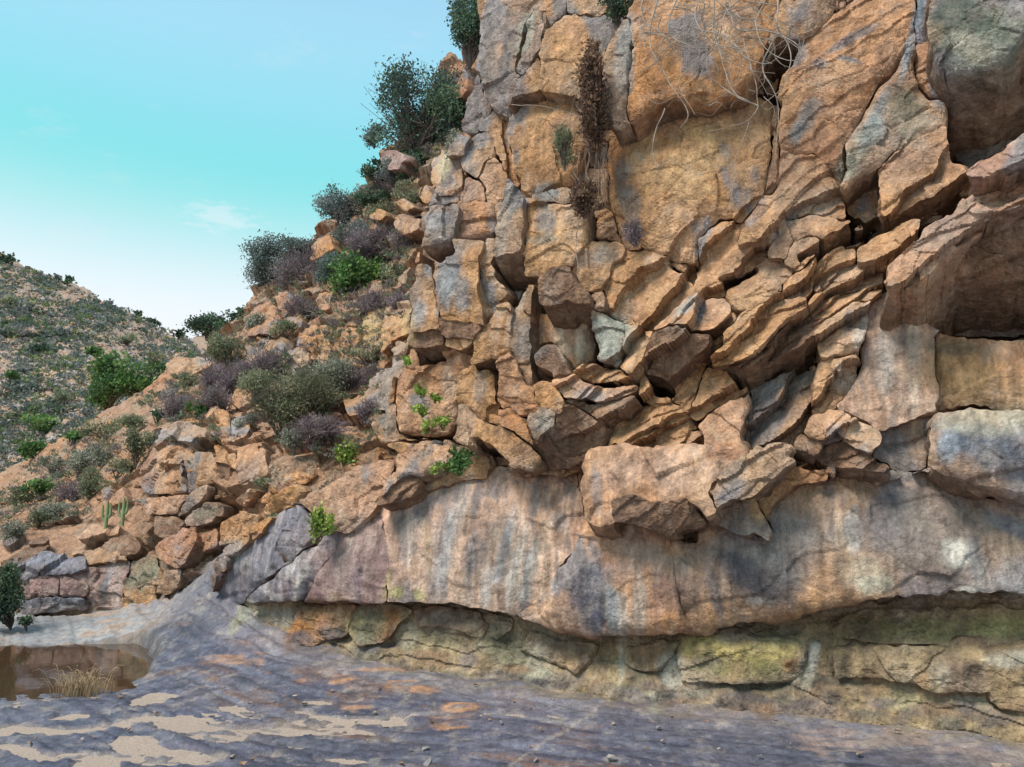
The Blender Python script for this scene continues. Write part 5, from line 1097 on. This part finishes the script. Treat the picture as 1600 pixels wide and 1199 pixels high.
plant(500, 628, 34, 16, 'olive', 'shrub', "low yellowish shrub at the middle shelf of the slope", 'shrub', SH, lift=.8)
plant(500, 670, 40, 18, 'dry', 'shrub', "brown dead scrub hanging below the middle shelf", 'shrub', SH, lift=.6)
plant(455, 690, 16, 18, 'grey', 'shrub', "grey-green tuft below the large grey-green shrub", 'shrub', SH)
plant(335, 513, 44, 20, 'dark', 'tree', "dark green tree on the notch of the skyline", 'tree', depth=30)
plant(378, 490, 10, 12, 'dark', 'shrub', "tiny dark bush at the skyline left of the ridge", 'shrub', SH, depth=21)
plant(215, 585, 44, 30, 'bright', 'shrub', "vivid green round bush behind the slope's left shoulder", 'shrub', depth=24)
plant(165, 608, 36, 30, 'bright', 'shrub', "vivid green bush with lower left lobe beside the round one", 'shrub', depth=23.5)
plant(278, 637, 24, 17, 'dry', 'shrub', "dark purple shrub on the left ledge", 'shrub', SH)
plant(338, 628, 24, 16, 'dry', 'shrub', "grey-purple shrub right of the dark purple one", 'shrub', SH)
plant(305, 645, 13, 13, 'bright', 'shrub', "small green shrub between two purple shrubs", 'shrub', SH)
plant(246, 655, 9, 9, 'dark', 'shrub', "tiny dark green bush at the slope's left edge", 'shrub', SH)
plant(540, 702, 18, 26, 'lime', 'shrub', "bright green plant hanging on orange rock mid slope", 'shrub', lift=.45)
plant(497, 815, 25, 34, 'lime', 'shrub', "brightest yellow-green bush growing from the lower wall's crack", 'shrub', layer='bulge', lift=.35)
plant(433, 820, 16, 12, 'olive', 'shrub', "small olive tuft left of the brightest bush", 'shrub', lift=.35)
plant(722, 716, 22, 26, 'bright', 'shrub', "bright green bush in the dark recess below the cliff", 'shrub', layer='main', lift=.75)
plant(692, 732, 17, 12, 'lime', 'shrub', "yellow-green sprig left of the bush in the recess", 'shrub', layer='main', lift=.8)
for i, (a, b, c_, lab) in enumerate([(662, 608, 12, "topmost of five green sprigs on the pinkish rock face"), (680, 622, 9, "small green sprig right of the topmost sprig on pinkish rock"), (658, 640, 13, "middle left green sprig on the pinkish rock face"), (693, 660, 14, "right hand leafy sprig low on the pinkish rock face"), (666, 668, 12, "lowest left green sprig on the pinkish rock face"), (637, 566, 8, "tiny sprig above the pinkish rock face's sprigs")]):
    plant(a, b, c_, c_ * .9, 'lime', 'sprig', lab, 'plant', "green sprigs on the rock face", layer='main', lift=.32)
plant(12, 930, 26, 44, 'dark', 'tree', "dark green bush at the left edge beyond the pool", 'shrub', depth=9.35)
plant(42, 974, 12, 12, 'dark', 'shrub', "small dark plant on the flat rock beside the pool", 'plant', depth=9.25)
for a, b, c_, d_, k, lab in [(125, 728, 20, 18, 'grey', "grey-green shrub on the lower left slope"), (155, 712, 15, 14, 'grey', "pale round shrub above the cactus"), (210, 705, 12, 24, 'olive', "narrow olive shrub on the left slope's orange rock"), (108, 768, 18, 16, 'dry', "brownish shrub below the grey-green one on left slope"), (60, 770, 18, 14, 'bright', "green patch of scrub on the far left slope"), (20, 828, 18, 16, 'grey', "grey shrub at the far left edge above the low wall"), (165, 672, 26, 14, 'olive', "yellowish scrub on the left slope's crest"), (205, 662, 20, 12, 'olive', "yellow-green scrub next to the slope's left ledge"), (80, 735, 16, 14, 'grey', "grey bush at the left slope's edge"), (140, 755, 14, 20, 'olive', "upright olive shrub beside the cactus"),
        (735, 258, 12, 16, 'olive', "green grassy tuft on the buttress shoulder"), (715, 235, 14, 22, 'grey', "grey scrub on the buttress left edge"), (50, 705, 16, 12, 'bright', "green bush at the foot of the hillside, left edge")]:
    plant(a, b, c_, d_, k, 'shrub', lab, 'shrub', SH, lift=.35)
XS = [(570, 400, 30, 20, 'dry', "dark purple scrub left of the rounded purple dry shrub"), (555, 365, 26, 16, 'bluish', "bluish scrub on the crest above the bright green shrub"), (585, 320, 26, 18, 'dark', "dark green scrub right of the blue-grey skyline bush"), (620, 270, 24, 16, 'bluish', "bluish scrub just below the skyline tree's left side"), (505, 425, 26, 26, 'bluish', "bluish shrub between the purple and bright green shrubs"), (625, 470, 16, 14, 'dry', "dry scrub at the top of the orange rock columns"), (578, 475, 22, 16, 'dry', "purple twigs above the right hand rock columns"), (470, 395, 26, 14, 'bluish', "low bluish scrub on the ridge's crest"), (640, 265, 16, 20, 'tree', "dark leafy bush hanging under the skyline tree"),
      (300, 600, 20, 10, 'olive', "low olive scrub in front of the pale ledge"), (268, 612, 16, 9, 'grey', "grey scrub at the left end of the pale ledge"), (395, 600, 22, 14, 'olive', "olive tuft below the purple shrub between boulders"), (385, 660, 16, 12, 'grey', "grey tuft left of the large grey-green shrub"),
      (570, 560, 20, 10, 'olive', "yellowish tuft at the foot of the rock columns"), (440, 520, 20, 12, 'olive', "olive tuft under the reddish rock of the ridge"), (470, 480, 24, 14, 'dry', "purple twigs among the ridge's reddish rocks"), (565, 315, 30, 20, 'grey', "grey scrub on the skyline slope left of the tree"), (650, 305, 24, 16, 'olive', "olive scrub beside the cliff edge below the tree"), (520, 375, 24, 12, 'bluish', "thin bluish scrub on the crest below the skyline bush"), (575, 640, 18, 14, 'dry', "dry twigs left of the cliff's foot"), (230, 690, 14, 10, 'olive', "yellow scrub beside the flat grey ledge stone"), (185, 735, 18, 12, 'olive', "olive scrub over the cactus"), (90, 800, 20, 12, 'grey', "grey scrub above the low wall's left part"), (60, 810, 14, 12, 'olive', "olive clump near the far left boulders"), (30, 780, 20, 12, 'olive', "yellow-green clump at the left picture edge"), (120, 680, 18, 10, 'bright', "small green bush at the slope's left crest"), (420, 760, 14, 8, 'olive', "tiny tuft on orange earth left of the hanging bright plant"), (360, 600, 20, 14, 'dry', "drooping dry twigs beside the olive ledge shrub")]
for a, b, c_, d_, k, lab in XS: plant(a, b, c_, d_, k, 'shrub', lab, 'shrub', SH, lift=.35)
plant(960, 8, 28, 24, 'dark', 'shrub', "dark bush in the cleft at the top of the cliff", 'shrub', layer='main', lift=.5)
plant(882, 232, 17, 34, 'olive', 'shrub', "wispy green plant hanging on the tan block", 'plant', layer='main', lift=.45, twigs=60)
plant(930, 150, 30, 105, 'dead', 'dead_plant', "dark brown dead plant filling the cliff's cleft", 'dead plant', layer='main', lift=.62)
plant(918, 300, 26, 40, 'dead', 'dead_plant', "dry yellowish debris lodged below the dead plant", 'dead plant', layer='main', lift=.5)
plant(993, 360, 20, 24, 'dry', 'dead_plant', "dark dry tuft on the ledge right of the cleft", 'dead plant', layer='main', lift=.30)

# ground cover on the slope: countless small tufts
rs = np.random.RandomState(12); GV, GF, GC, gb = [], [], [], 0
GP = np.array([(240, 605), (330, 550), (400, 470), (445, 415), (520, 355), (610, 250), (690, 120), (735, 150), (690, 260), (650, 330), (640, 480), (600, 560), (590, 680), (540, 720), (400, 690), (240, 700), (150, 800), (0, 840), (-20, 770), (140, 660)])
while len(GV) < 2300:
    a, b = rs.uniform(-20, 740), rs.uniform(110, 840)
    if not in_poly(np.array([[a, b]]), GP, np.roll(GP, -1, 0))[0]: continue
    if vnoise(np.array([[a / 45, b / 30, .5]]), 9)[0] < -.15: continue
    d = float(slope_rbf(np.array([a]), np.array([b]))[0]) - rs.uniform(.2, .55); m = d / FPX; r_ = rs.uniform(3, 10) * m; n_ = 30
    u = rs.normal(size=(n_, 3)); u /= np.linalg.norm(u, axis=1)[:, None]; u[:, 2] = np.abs(u[:, 2])
    V, F = leaves(at(a, b, d) + u * r_ * rs.uniform(.1, .9, (n_, 1)) * np.array([1.2, 1, .7]), np.array([0, -.1, 1.2]), r_ * .6, rs, rs.choice([.1, .22]))
    c0 = np.array([(.24, .235, .15), (.17, .20, .115), (.22, .18, .17), (.28, .25, .16), (.15, .19, .13), (.19, .16, .165)][rs.randint(6)])
    GV.append(V); GF.append(F + gb); gb += len(V); GC.append(np.repeat(c0 * rs.uniform(.7, 1.25, (n_, 1)), 4, 0))
o = make_mesh("ground_cover", np.concatenate(GV), np.concatenate(GF), np.concatenate(GC), LEAF)
tag(o, "low dry tufts and herbs over the rocky slope", 'ground cover', kind='stuff')
# loose stones lying on the slope
rs = np.random.RandomState(31)
SLP = np.array([(260, 590), (330, 560), (440, 470), (540, 360), (620, 260), (640, 330), (630, 500), (600, 620), (560, 740), (440, 840), (250, 860), (100, 830), (0, 830), (0, 770), (140, 665)])
k = 0
import bmesh
while k < 120:
    a, b = rs.uniform(0, 640), rs.uniform(260, 860)
    if not in_poly(np.array([[a, b]]), SLP, np.roll(SLP, -1, 0))[0]: continue
    d = float(slope_rbf(np.array([a]), np.array([b]))[0]) - .12; m = d / FPX; sz = rs.uniform(2.5, 7) * m
    v = rs.uniform(-1, 1, size=(15, 3)) * sz * np.array([1.25, 1, .75]) * rs.uniform(.7, 1.15, 3)
    bm = bmesh.new()
    for q in v: bm.verts.new(q)
    r_ = bmesh.ops.convex_hull(bm, input=bm.verts)
    loose = [v_ for v_ in bm.verts if not v_.link_faces]
    bmesh.ops.delete(bm, geom=loose, context='VERTS')
    bmesh.ops.bevel(bm, geom=list(bm.edges), offset=sz * .06, segments=1, affect='EDGES')
    me = bpy.data.meshes.new("stone"); bm.to_mesh(me); bm.free()
    n_ = len(me.vertices); c0 = np.array([(.36, .22, .125), (.30, .24, .19), (.37, .19, .10), (.34, .25, .17)][rs.randint(4)]) * rs.uniform(.75, 1.1) * .85
    at_ = me.attributes.new("Col", 'FLOAT_COLOR', 'POINT'); cc_ = np.ones((n_, 4), np.float32); cc_[:, :3] = c0; at_.data.foreach_set("color", cc_.ravel())
    me.materials.append(ROCK)
    so = bpy.data.objects.new("stone", me); so.location = tuple(at(a, b, d)); so.parent = slope; COL.objects.link(so); k += 1

# candelabra cactus
for cx, cy, lab in [(191, 800, "pale green column cactus with short arms above the low wall"), (165, 806, "thin column cactus left of the taller cactus")]:
    dpt = float(slope_rbf(np.array([cx]), np.array([cy + 20.]))[0]) - .5; m = dpt / FPX
    b = at(cx, cy + 22, dpt); t = empty("column_cactus", tuple(b))
    for k, (dx, h0, h1) in enumerate([(0, 0, 44), (-7, 14, 38), (6, 18, 40)]):
        path = np.array([[0, 0, h0], [dx * .7, 0, h0 + 2], [dx, 0, h0 + 7], [dx, 0, h1]]) * m if dx else np.array([[0, 0, 0], [0, 0, 15], [.5, 0, 30], [0, 0, h1]]) * m
        V, F = tube(path, np.array([2.6, 2.8, 2.8, 1.6]) * m * (1 if dx == 0 else .75), 7)
        make_mesh("column" if dx == 0 else "arm", V, F, np.tile([.21, .26, .13], (len(V), 1)), BARK, t)
    tag(t, lab, 'cactus', "cacti on the left slope")

# grass tuft by the pool
b = np.array([-3.80, 6.86, 0.0]); rs = np.random.RandomState(5)
b[2] = 0.0; t = empty("grass_tuft", tuple(b)); parts = []
for k in range(120):
    a = rs.uniform(0, 6.28); l = rs.uniform(.10, .27); sp = rs.uniform(.25, 1.0)
    o_ = np.array([rs.normal() * .11, rs.normal() * .05, -.03]); tt = np.linspace(0, 1, 5)[:, None]
    e = o_ + np.array([math.cos(a) * sp, math.sin(a) * sp * .6, 0]) * l; top = o_ + np.array([math.cos(a) * sp * .35 * l, math.sin(a) * sp * .2 * l, l * 1.3])
    e[2] = l * rs.uniform(.35, 1.0)
    parts.append(tube((1 - tt) ** 2 * o_ + 2 * (1 - tt) * tt * top + tt ** 2 * e, np.linspace(.0035, .0012, 5), 3))
V, F = join(parts); make_mesh("blades", V, F, np.tile([.42, .31, .19], (len(V), 1)) * rs.uniform(.7, 1.2, (len(V), 1)), BARK, t)
tag(t, "dry straw-coloured grass tuft at the pool's edge", 'grass tuft')

# dry vines hanging over the upper cliff
def spline(pts, n=26):
    p = np.array(pts, float); p = np.concatenate([2 * p[:1] - p[1:2], p, 2 * p[-1:] - p[-2:-1]])
    o_ = []
    for i in range(1, len(p) - 2):
        tt = np.linspace(0, 1, n // (len(p) - 3) + 3, endpoint=(i == len(p) - 3))[:, None]
        a, b_, c_, d = p[i - 1], p[i], p[i + 1], p[i + 2]
        o_.append(.5 * ((2 * b_) + (c_ - a) * tt + (2 * a - 5 * b_ + 4 * c_ - d) * tt ** 2 + (3 * b_ - a - 3 * c_ + d) * tt ** 3))
    return np.concatenate(o_)
def vine(parent, pts, off, w, rs, col):
    s_ = spline(pts); q = s_.copy()
    q3 = np.concatenate([q / 30, np.zeros((len(q), 1))], 1) + rs.uniform(0, 50)
    q += 3.2 * np.stack([fbm(q3, 3, 5), fbm(q3 + 9, 3, 6)], -1)
    d = LAYERS['main'](q[:, 0], q[:, 1]) - off - .12 * fbm(q3 * .8, 2, 8)
    Pq = at(q[:, 0], q[:, 1], d)
    V, F = tube(Pq, np.linspace(1.25, .35, len(Pq)) * w * .0043, 5)
    make_mesh("stem", V, F, np.tile(col, (len(V), 1)), BARK, parent)
rs = np.random.RandomState(8)
VT = empty("dry_vine", (0, 0, 0)); GREYW = (.29, .245, .21)
for pts, off, w in [([(1115, -10), (1118, 60), (1145, 140), (1185, 165)], 1.0, 1.6), ([(1140, -10), (1150, 45), (1200, 48), (1245, 70), (1262, 100), (1240, 150)], 1.05, 1.5), ([(1030, -10), (1015, 60), (1040, 120), (1075, 175), (1062, 200)], .95, 1.4),
        ([(1060, -10), (1045, 50), (1090, 85), (1060, 130), (1085, 180)], 1.0, 1.3), ([(1215, -10), (1215, 40), (1235, 80), (1225, 130), (1190, 165)], 1.0, 1.4), ([(1165, -10), (1130, 30), (1150, 80), (1200, 100), (1235, 65)], 1.1, 1.2),
        ([(1185, 165), (1150, 150), (1110, 120), (1105, 70)], .98, 1.2), ([(1210, 60), (1190, 110), (1215, 160), (1210, 260)], .8, 1.6), ([(1000, -10), (1010, 40), (1040, 60), (1020, 110)], .9, 1.1), ([(1038, 170), (1020, 215), (1025, 260), (1050, 280)], .6, 1.1),
        ([(1200, -10), (1180, 40), (1205, 85), (1245, 95), (1258, 60)], 1.15, 1.1), ([(1100, -10), (1085, 30), (1120, 70), (1175, 75), (1225, 50)], 1.1, 1.2), ([(1185, 165), (1170, 185), (1135, 200), (1100, 205)], .7, .9), ([(1160, 60), (1180, 130), (1185, 170)], 1.0, 1.1), ([(1170, 190), (1150, 250), (1140, 320), (1115, 350)], .5, .8)]:
    vine(VT, pts, off, w, rs, GREYW)
for k in range(44):
    x0, y0 = rs.uniform(1000, 1240), rs.uniform(-15, 60)
    pts = [(x0, y0)]; a = rs.uniform(.3, 2.8)
    for j in range(4):
        a += rs.normal() * .8; l_ = rs.uniform(20, 48); pts.append((np.clip(pts[-1][0] + math.cos(a) * l_, 1000, 1265), pts[-1][1] + abs(math.sin(a)) * l_ * .9))
    vine(VT, pts, rs.uniform(.8, 1.15), rs.uniform(.6, 1.1), rs, np.array(GREYW) * rs.uniform(.6, 1.15))
for k in range(60):
    x0, y0 = rs.uniform(1010, 1250), rs.uniform(-10, 170); a = rs.uniform(0, 6.28); l_ = rs.uniform(10, 26)
    vine(VT, [(x0, y0), (x0 + math.cos(a) * l_, y0 + math.sin(a) * l_), (x0 + math.cos(a + .5) * l_ * 1.9, y0 + math.sin(a + .5) * l_ * 1.9)], rs.uniform(.8, 1.1), rs.uniform(.4, .7), rs, np.array(GREYW) * rs.uniform(.55, 1.0))
tag(VT, "tangle of grey leafless vines hanging over the upper right cliff", 'vine')
VR = empty("hanging_root", (0, 0, 0))
for k in range(40):
    x0 = rs.uniform(900, 960); y0 = rs.uniform(130, 240); pts = [(x0, y0)]
    for j in range(3): pts.append((pts[-1][0] + rs.normal() * 10, pts[-1][1] + rs.uniform(20, 55)))
    vine(VR, pts, rs.uniform(.30, .5), rs.uniform(.5, 1.0), rs, np.array((.30, .24, .20)) * rs.uniform(.6, 1.2))
for pts in [[(800, 165), (850, 168), (900, 180), (930, 200)], [(903, 350), (900, 400), (905, 440), (925, 480)], [(960, 180), (978, 200), (985, 215)]]:
    vine(VR, pts, .45, .9, rs, (.26, .21, .17))
tag(VR, "thin grey roots and stems hanging in the cliff's cleft", 'roots')

# ------------------------------------------------------------------ scrub and boulders of the far hillside
rs = np.random.RandomState(77)
HP = np.array([(-20, 400), (60, 428), (100, 442), (190, 484), (250, 514), (290, 528), (330, 560), (250, 600), (150, 660), (60, 720), (-20, 770)])
cand = np.stack([rs.uniform(-20, 340, 7500), rs.uniform(395, 775, 7500)], -1); cand = cand[in_poly(cand, HP, np.roll(HP, -1, 0))]
# along the skyline as well
for s_ in np.linspace(0, 1, 60): cand = np.concatenate([cand, [[s_ * 300 + rs.normal() * 3, 402 + s_ * 130 + rs.normal() * 3]]])
HD = hill_depth(cand[:, 0], cand[:, 1])
hc = [(.095, .135, .095), (.13, .165, .10), (.18, .19, .17), (.21, .205, .185), (.125, .15, .14), (.16, .21, .085), (.20, .22, .21)]  # scrub tones lightened to stand in for haze
LV, LF, LC, nb_ = [], [], [], 0
BV, BF, BC, nb2_ = [], [], [], 0
for i, (a, b) in enumerate(cand):
    d = float(HD[i]); m = d / FPX
    cen = at(a, b, d - .4)
    if rs.rand() < .42:      # stone
        sz = rs.uniform(1.5, 5) * m
        v = rs.normal(size=(14, 3)); v /= np.linalg.norm(v, axis=1)[:, None]; v = v * sz * rs.uniform(.6, 1.1, (14, 1)) * np.array([1.2, 1, .8])
        import mathutils, bmesh
        bm = bmesh.new()
        for q in v: bm.verts.new(q)
        bmesh.ops.convex_hull(bm, input=bm.verts)
        bm.verts.ensure_lookup_table(); bm.verts.index_update()
        tri = [[w.index for w in f.verts] for f in bm.faces if len(f.verts) == 3]
        BV.append(np.array([w.co[:] for w in bm.verts]) + cen); BF.append(np.array(tri) + nb2_); nb2_ += len(bm.verts)
        c0 = np.array([(.40, .25, .16), (.34, .30, .26), (.36, .35, .34), (.42, .28, .2)][rs.randint(4)]) * rs.uniform(.8, 1.15)
        BC.append(np.tile(c0, (len(bm.verts), 1))); bm.free(); continue
    pn = vnoise(np.array([[a / 38, b / 22, 2.5]]), 19)[0]
    if pn < -.45 and rs.rand() < .7: continue
    r_ = rs.uniform(2.6, 7.5) * m * (1 + max(0, pn) * 1.3) * (1 if b < 620 else 1.1)
    nl = 30
    u = rs.normal(size=(nl, 3)); u /= np.linalg.norm(u, axis=1)[:, None]; c_ = cen + u * r_ * rs.uniform(.4, 1, (nl, 1)) * np.array([1.2, 1, .75])
    V, F = leaves(c_, np.array([0, -.1, .6]), r_ * .55, rs, .4)
    LV.append(V); LF.append(F + nb_); nb_ += len(V)
    LC.append(np.repeat(np.array(hc[rs.randint(len(hc))]) * rs.uniform(.7, 1.3, (nl, 1)), 4, 0))
o = make_mesh("hillside_scrub", np.concatenate(LV), np.concatenate(LF), np.concatenate(LC), LEAF)
tag(o, "low scrub covering the far hillside", 'scrub', kind='stuff')
o = make_mesh("hillside_stones", np.concatenate(BV), np.concatenate(BF), np.concatenate(BC), FARROCK, smooth_shade=False)
tag(o, "loose stones strewn over the far hillside", 'stones', kind='stuff')
for i, (a, b, c_, d_, k, lab) in enumerate([(15, 590, 16, 11, 'bright', "green bush at the hillside's left edge, mid height"), (55, 545, 20, 9, 'dark', "dark bush left on the hillside above the green ones"), (145, 545, 18, 12, 'bright', "green bush in the centre of the far hillside"), (100, 620, 16, 11, 'olive', "olive bush left of the vivid green bush on the hill"), (60, 660, 34, 14, 'bright', "wide yellow-green bush on the orange patch of hillside"), (60, 708, 16, 12, 'bright', "green bush on the grey scree at the hill's foot"), (15, 405, 16, 9, 'dark', "dark bush at the hillside's highest visible point"), (105, 438, 12, 9, 'dark', "round dark bush on the hill's skyline"), (213, 488, 10, 7, 'dark', "small dark bush on the hill's skyline right of centre"), (240, 505, 12, 6, 'dark', "low dark bush near the right end of hill's skyline"), (280, 522, 9, 8, 'dark', "bush where the hill's skyline meets the notch"), (200, 530, 18, 9, 'olive', "olive bush high on the right part of the hillside"), (15, 470, 18, 9, 'olive', "pale olive bush high on the hillside's left edge"), (245, 560, 16, 9, 'olive', "olive bush on the hillside above the slope's pale ledge")]):
    plant(a, b, c_, d_, k, 'shrub', lab, 'shrub', "bushes on the far hillside", layer='hill', lift=1.0)
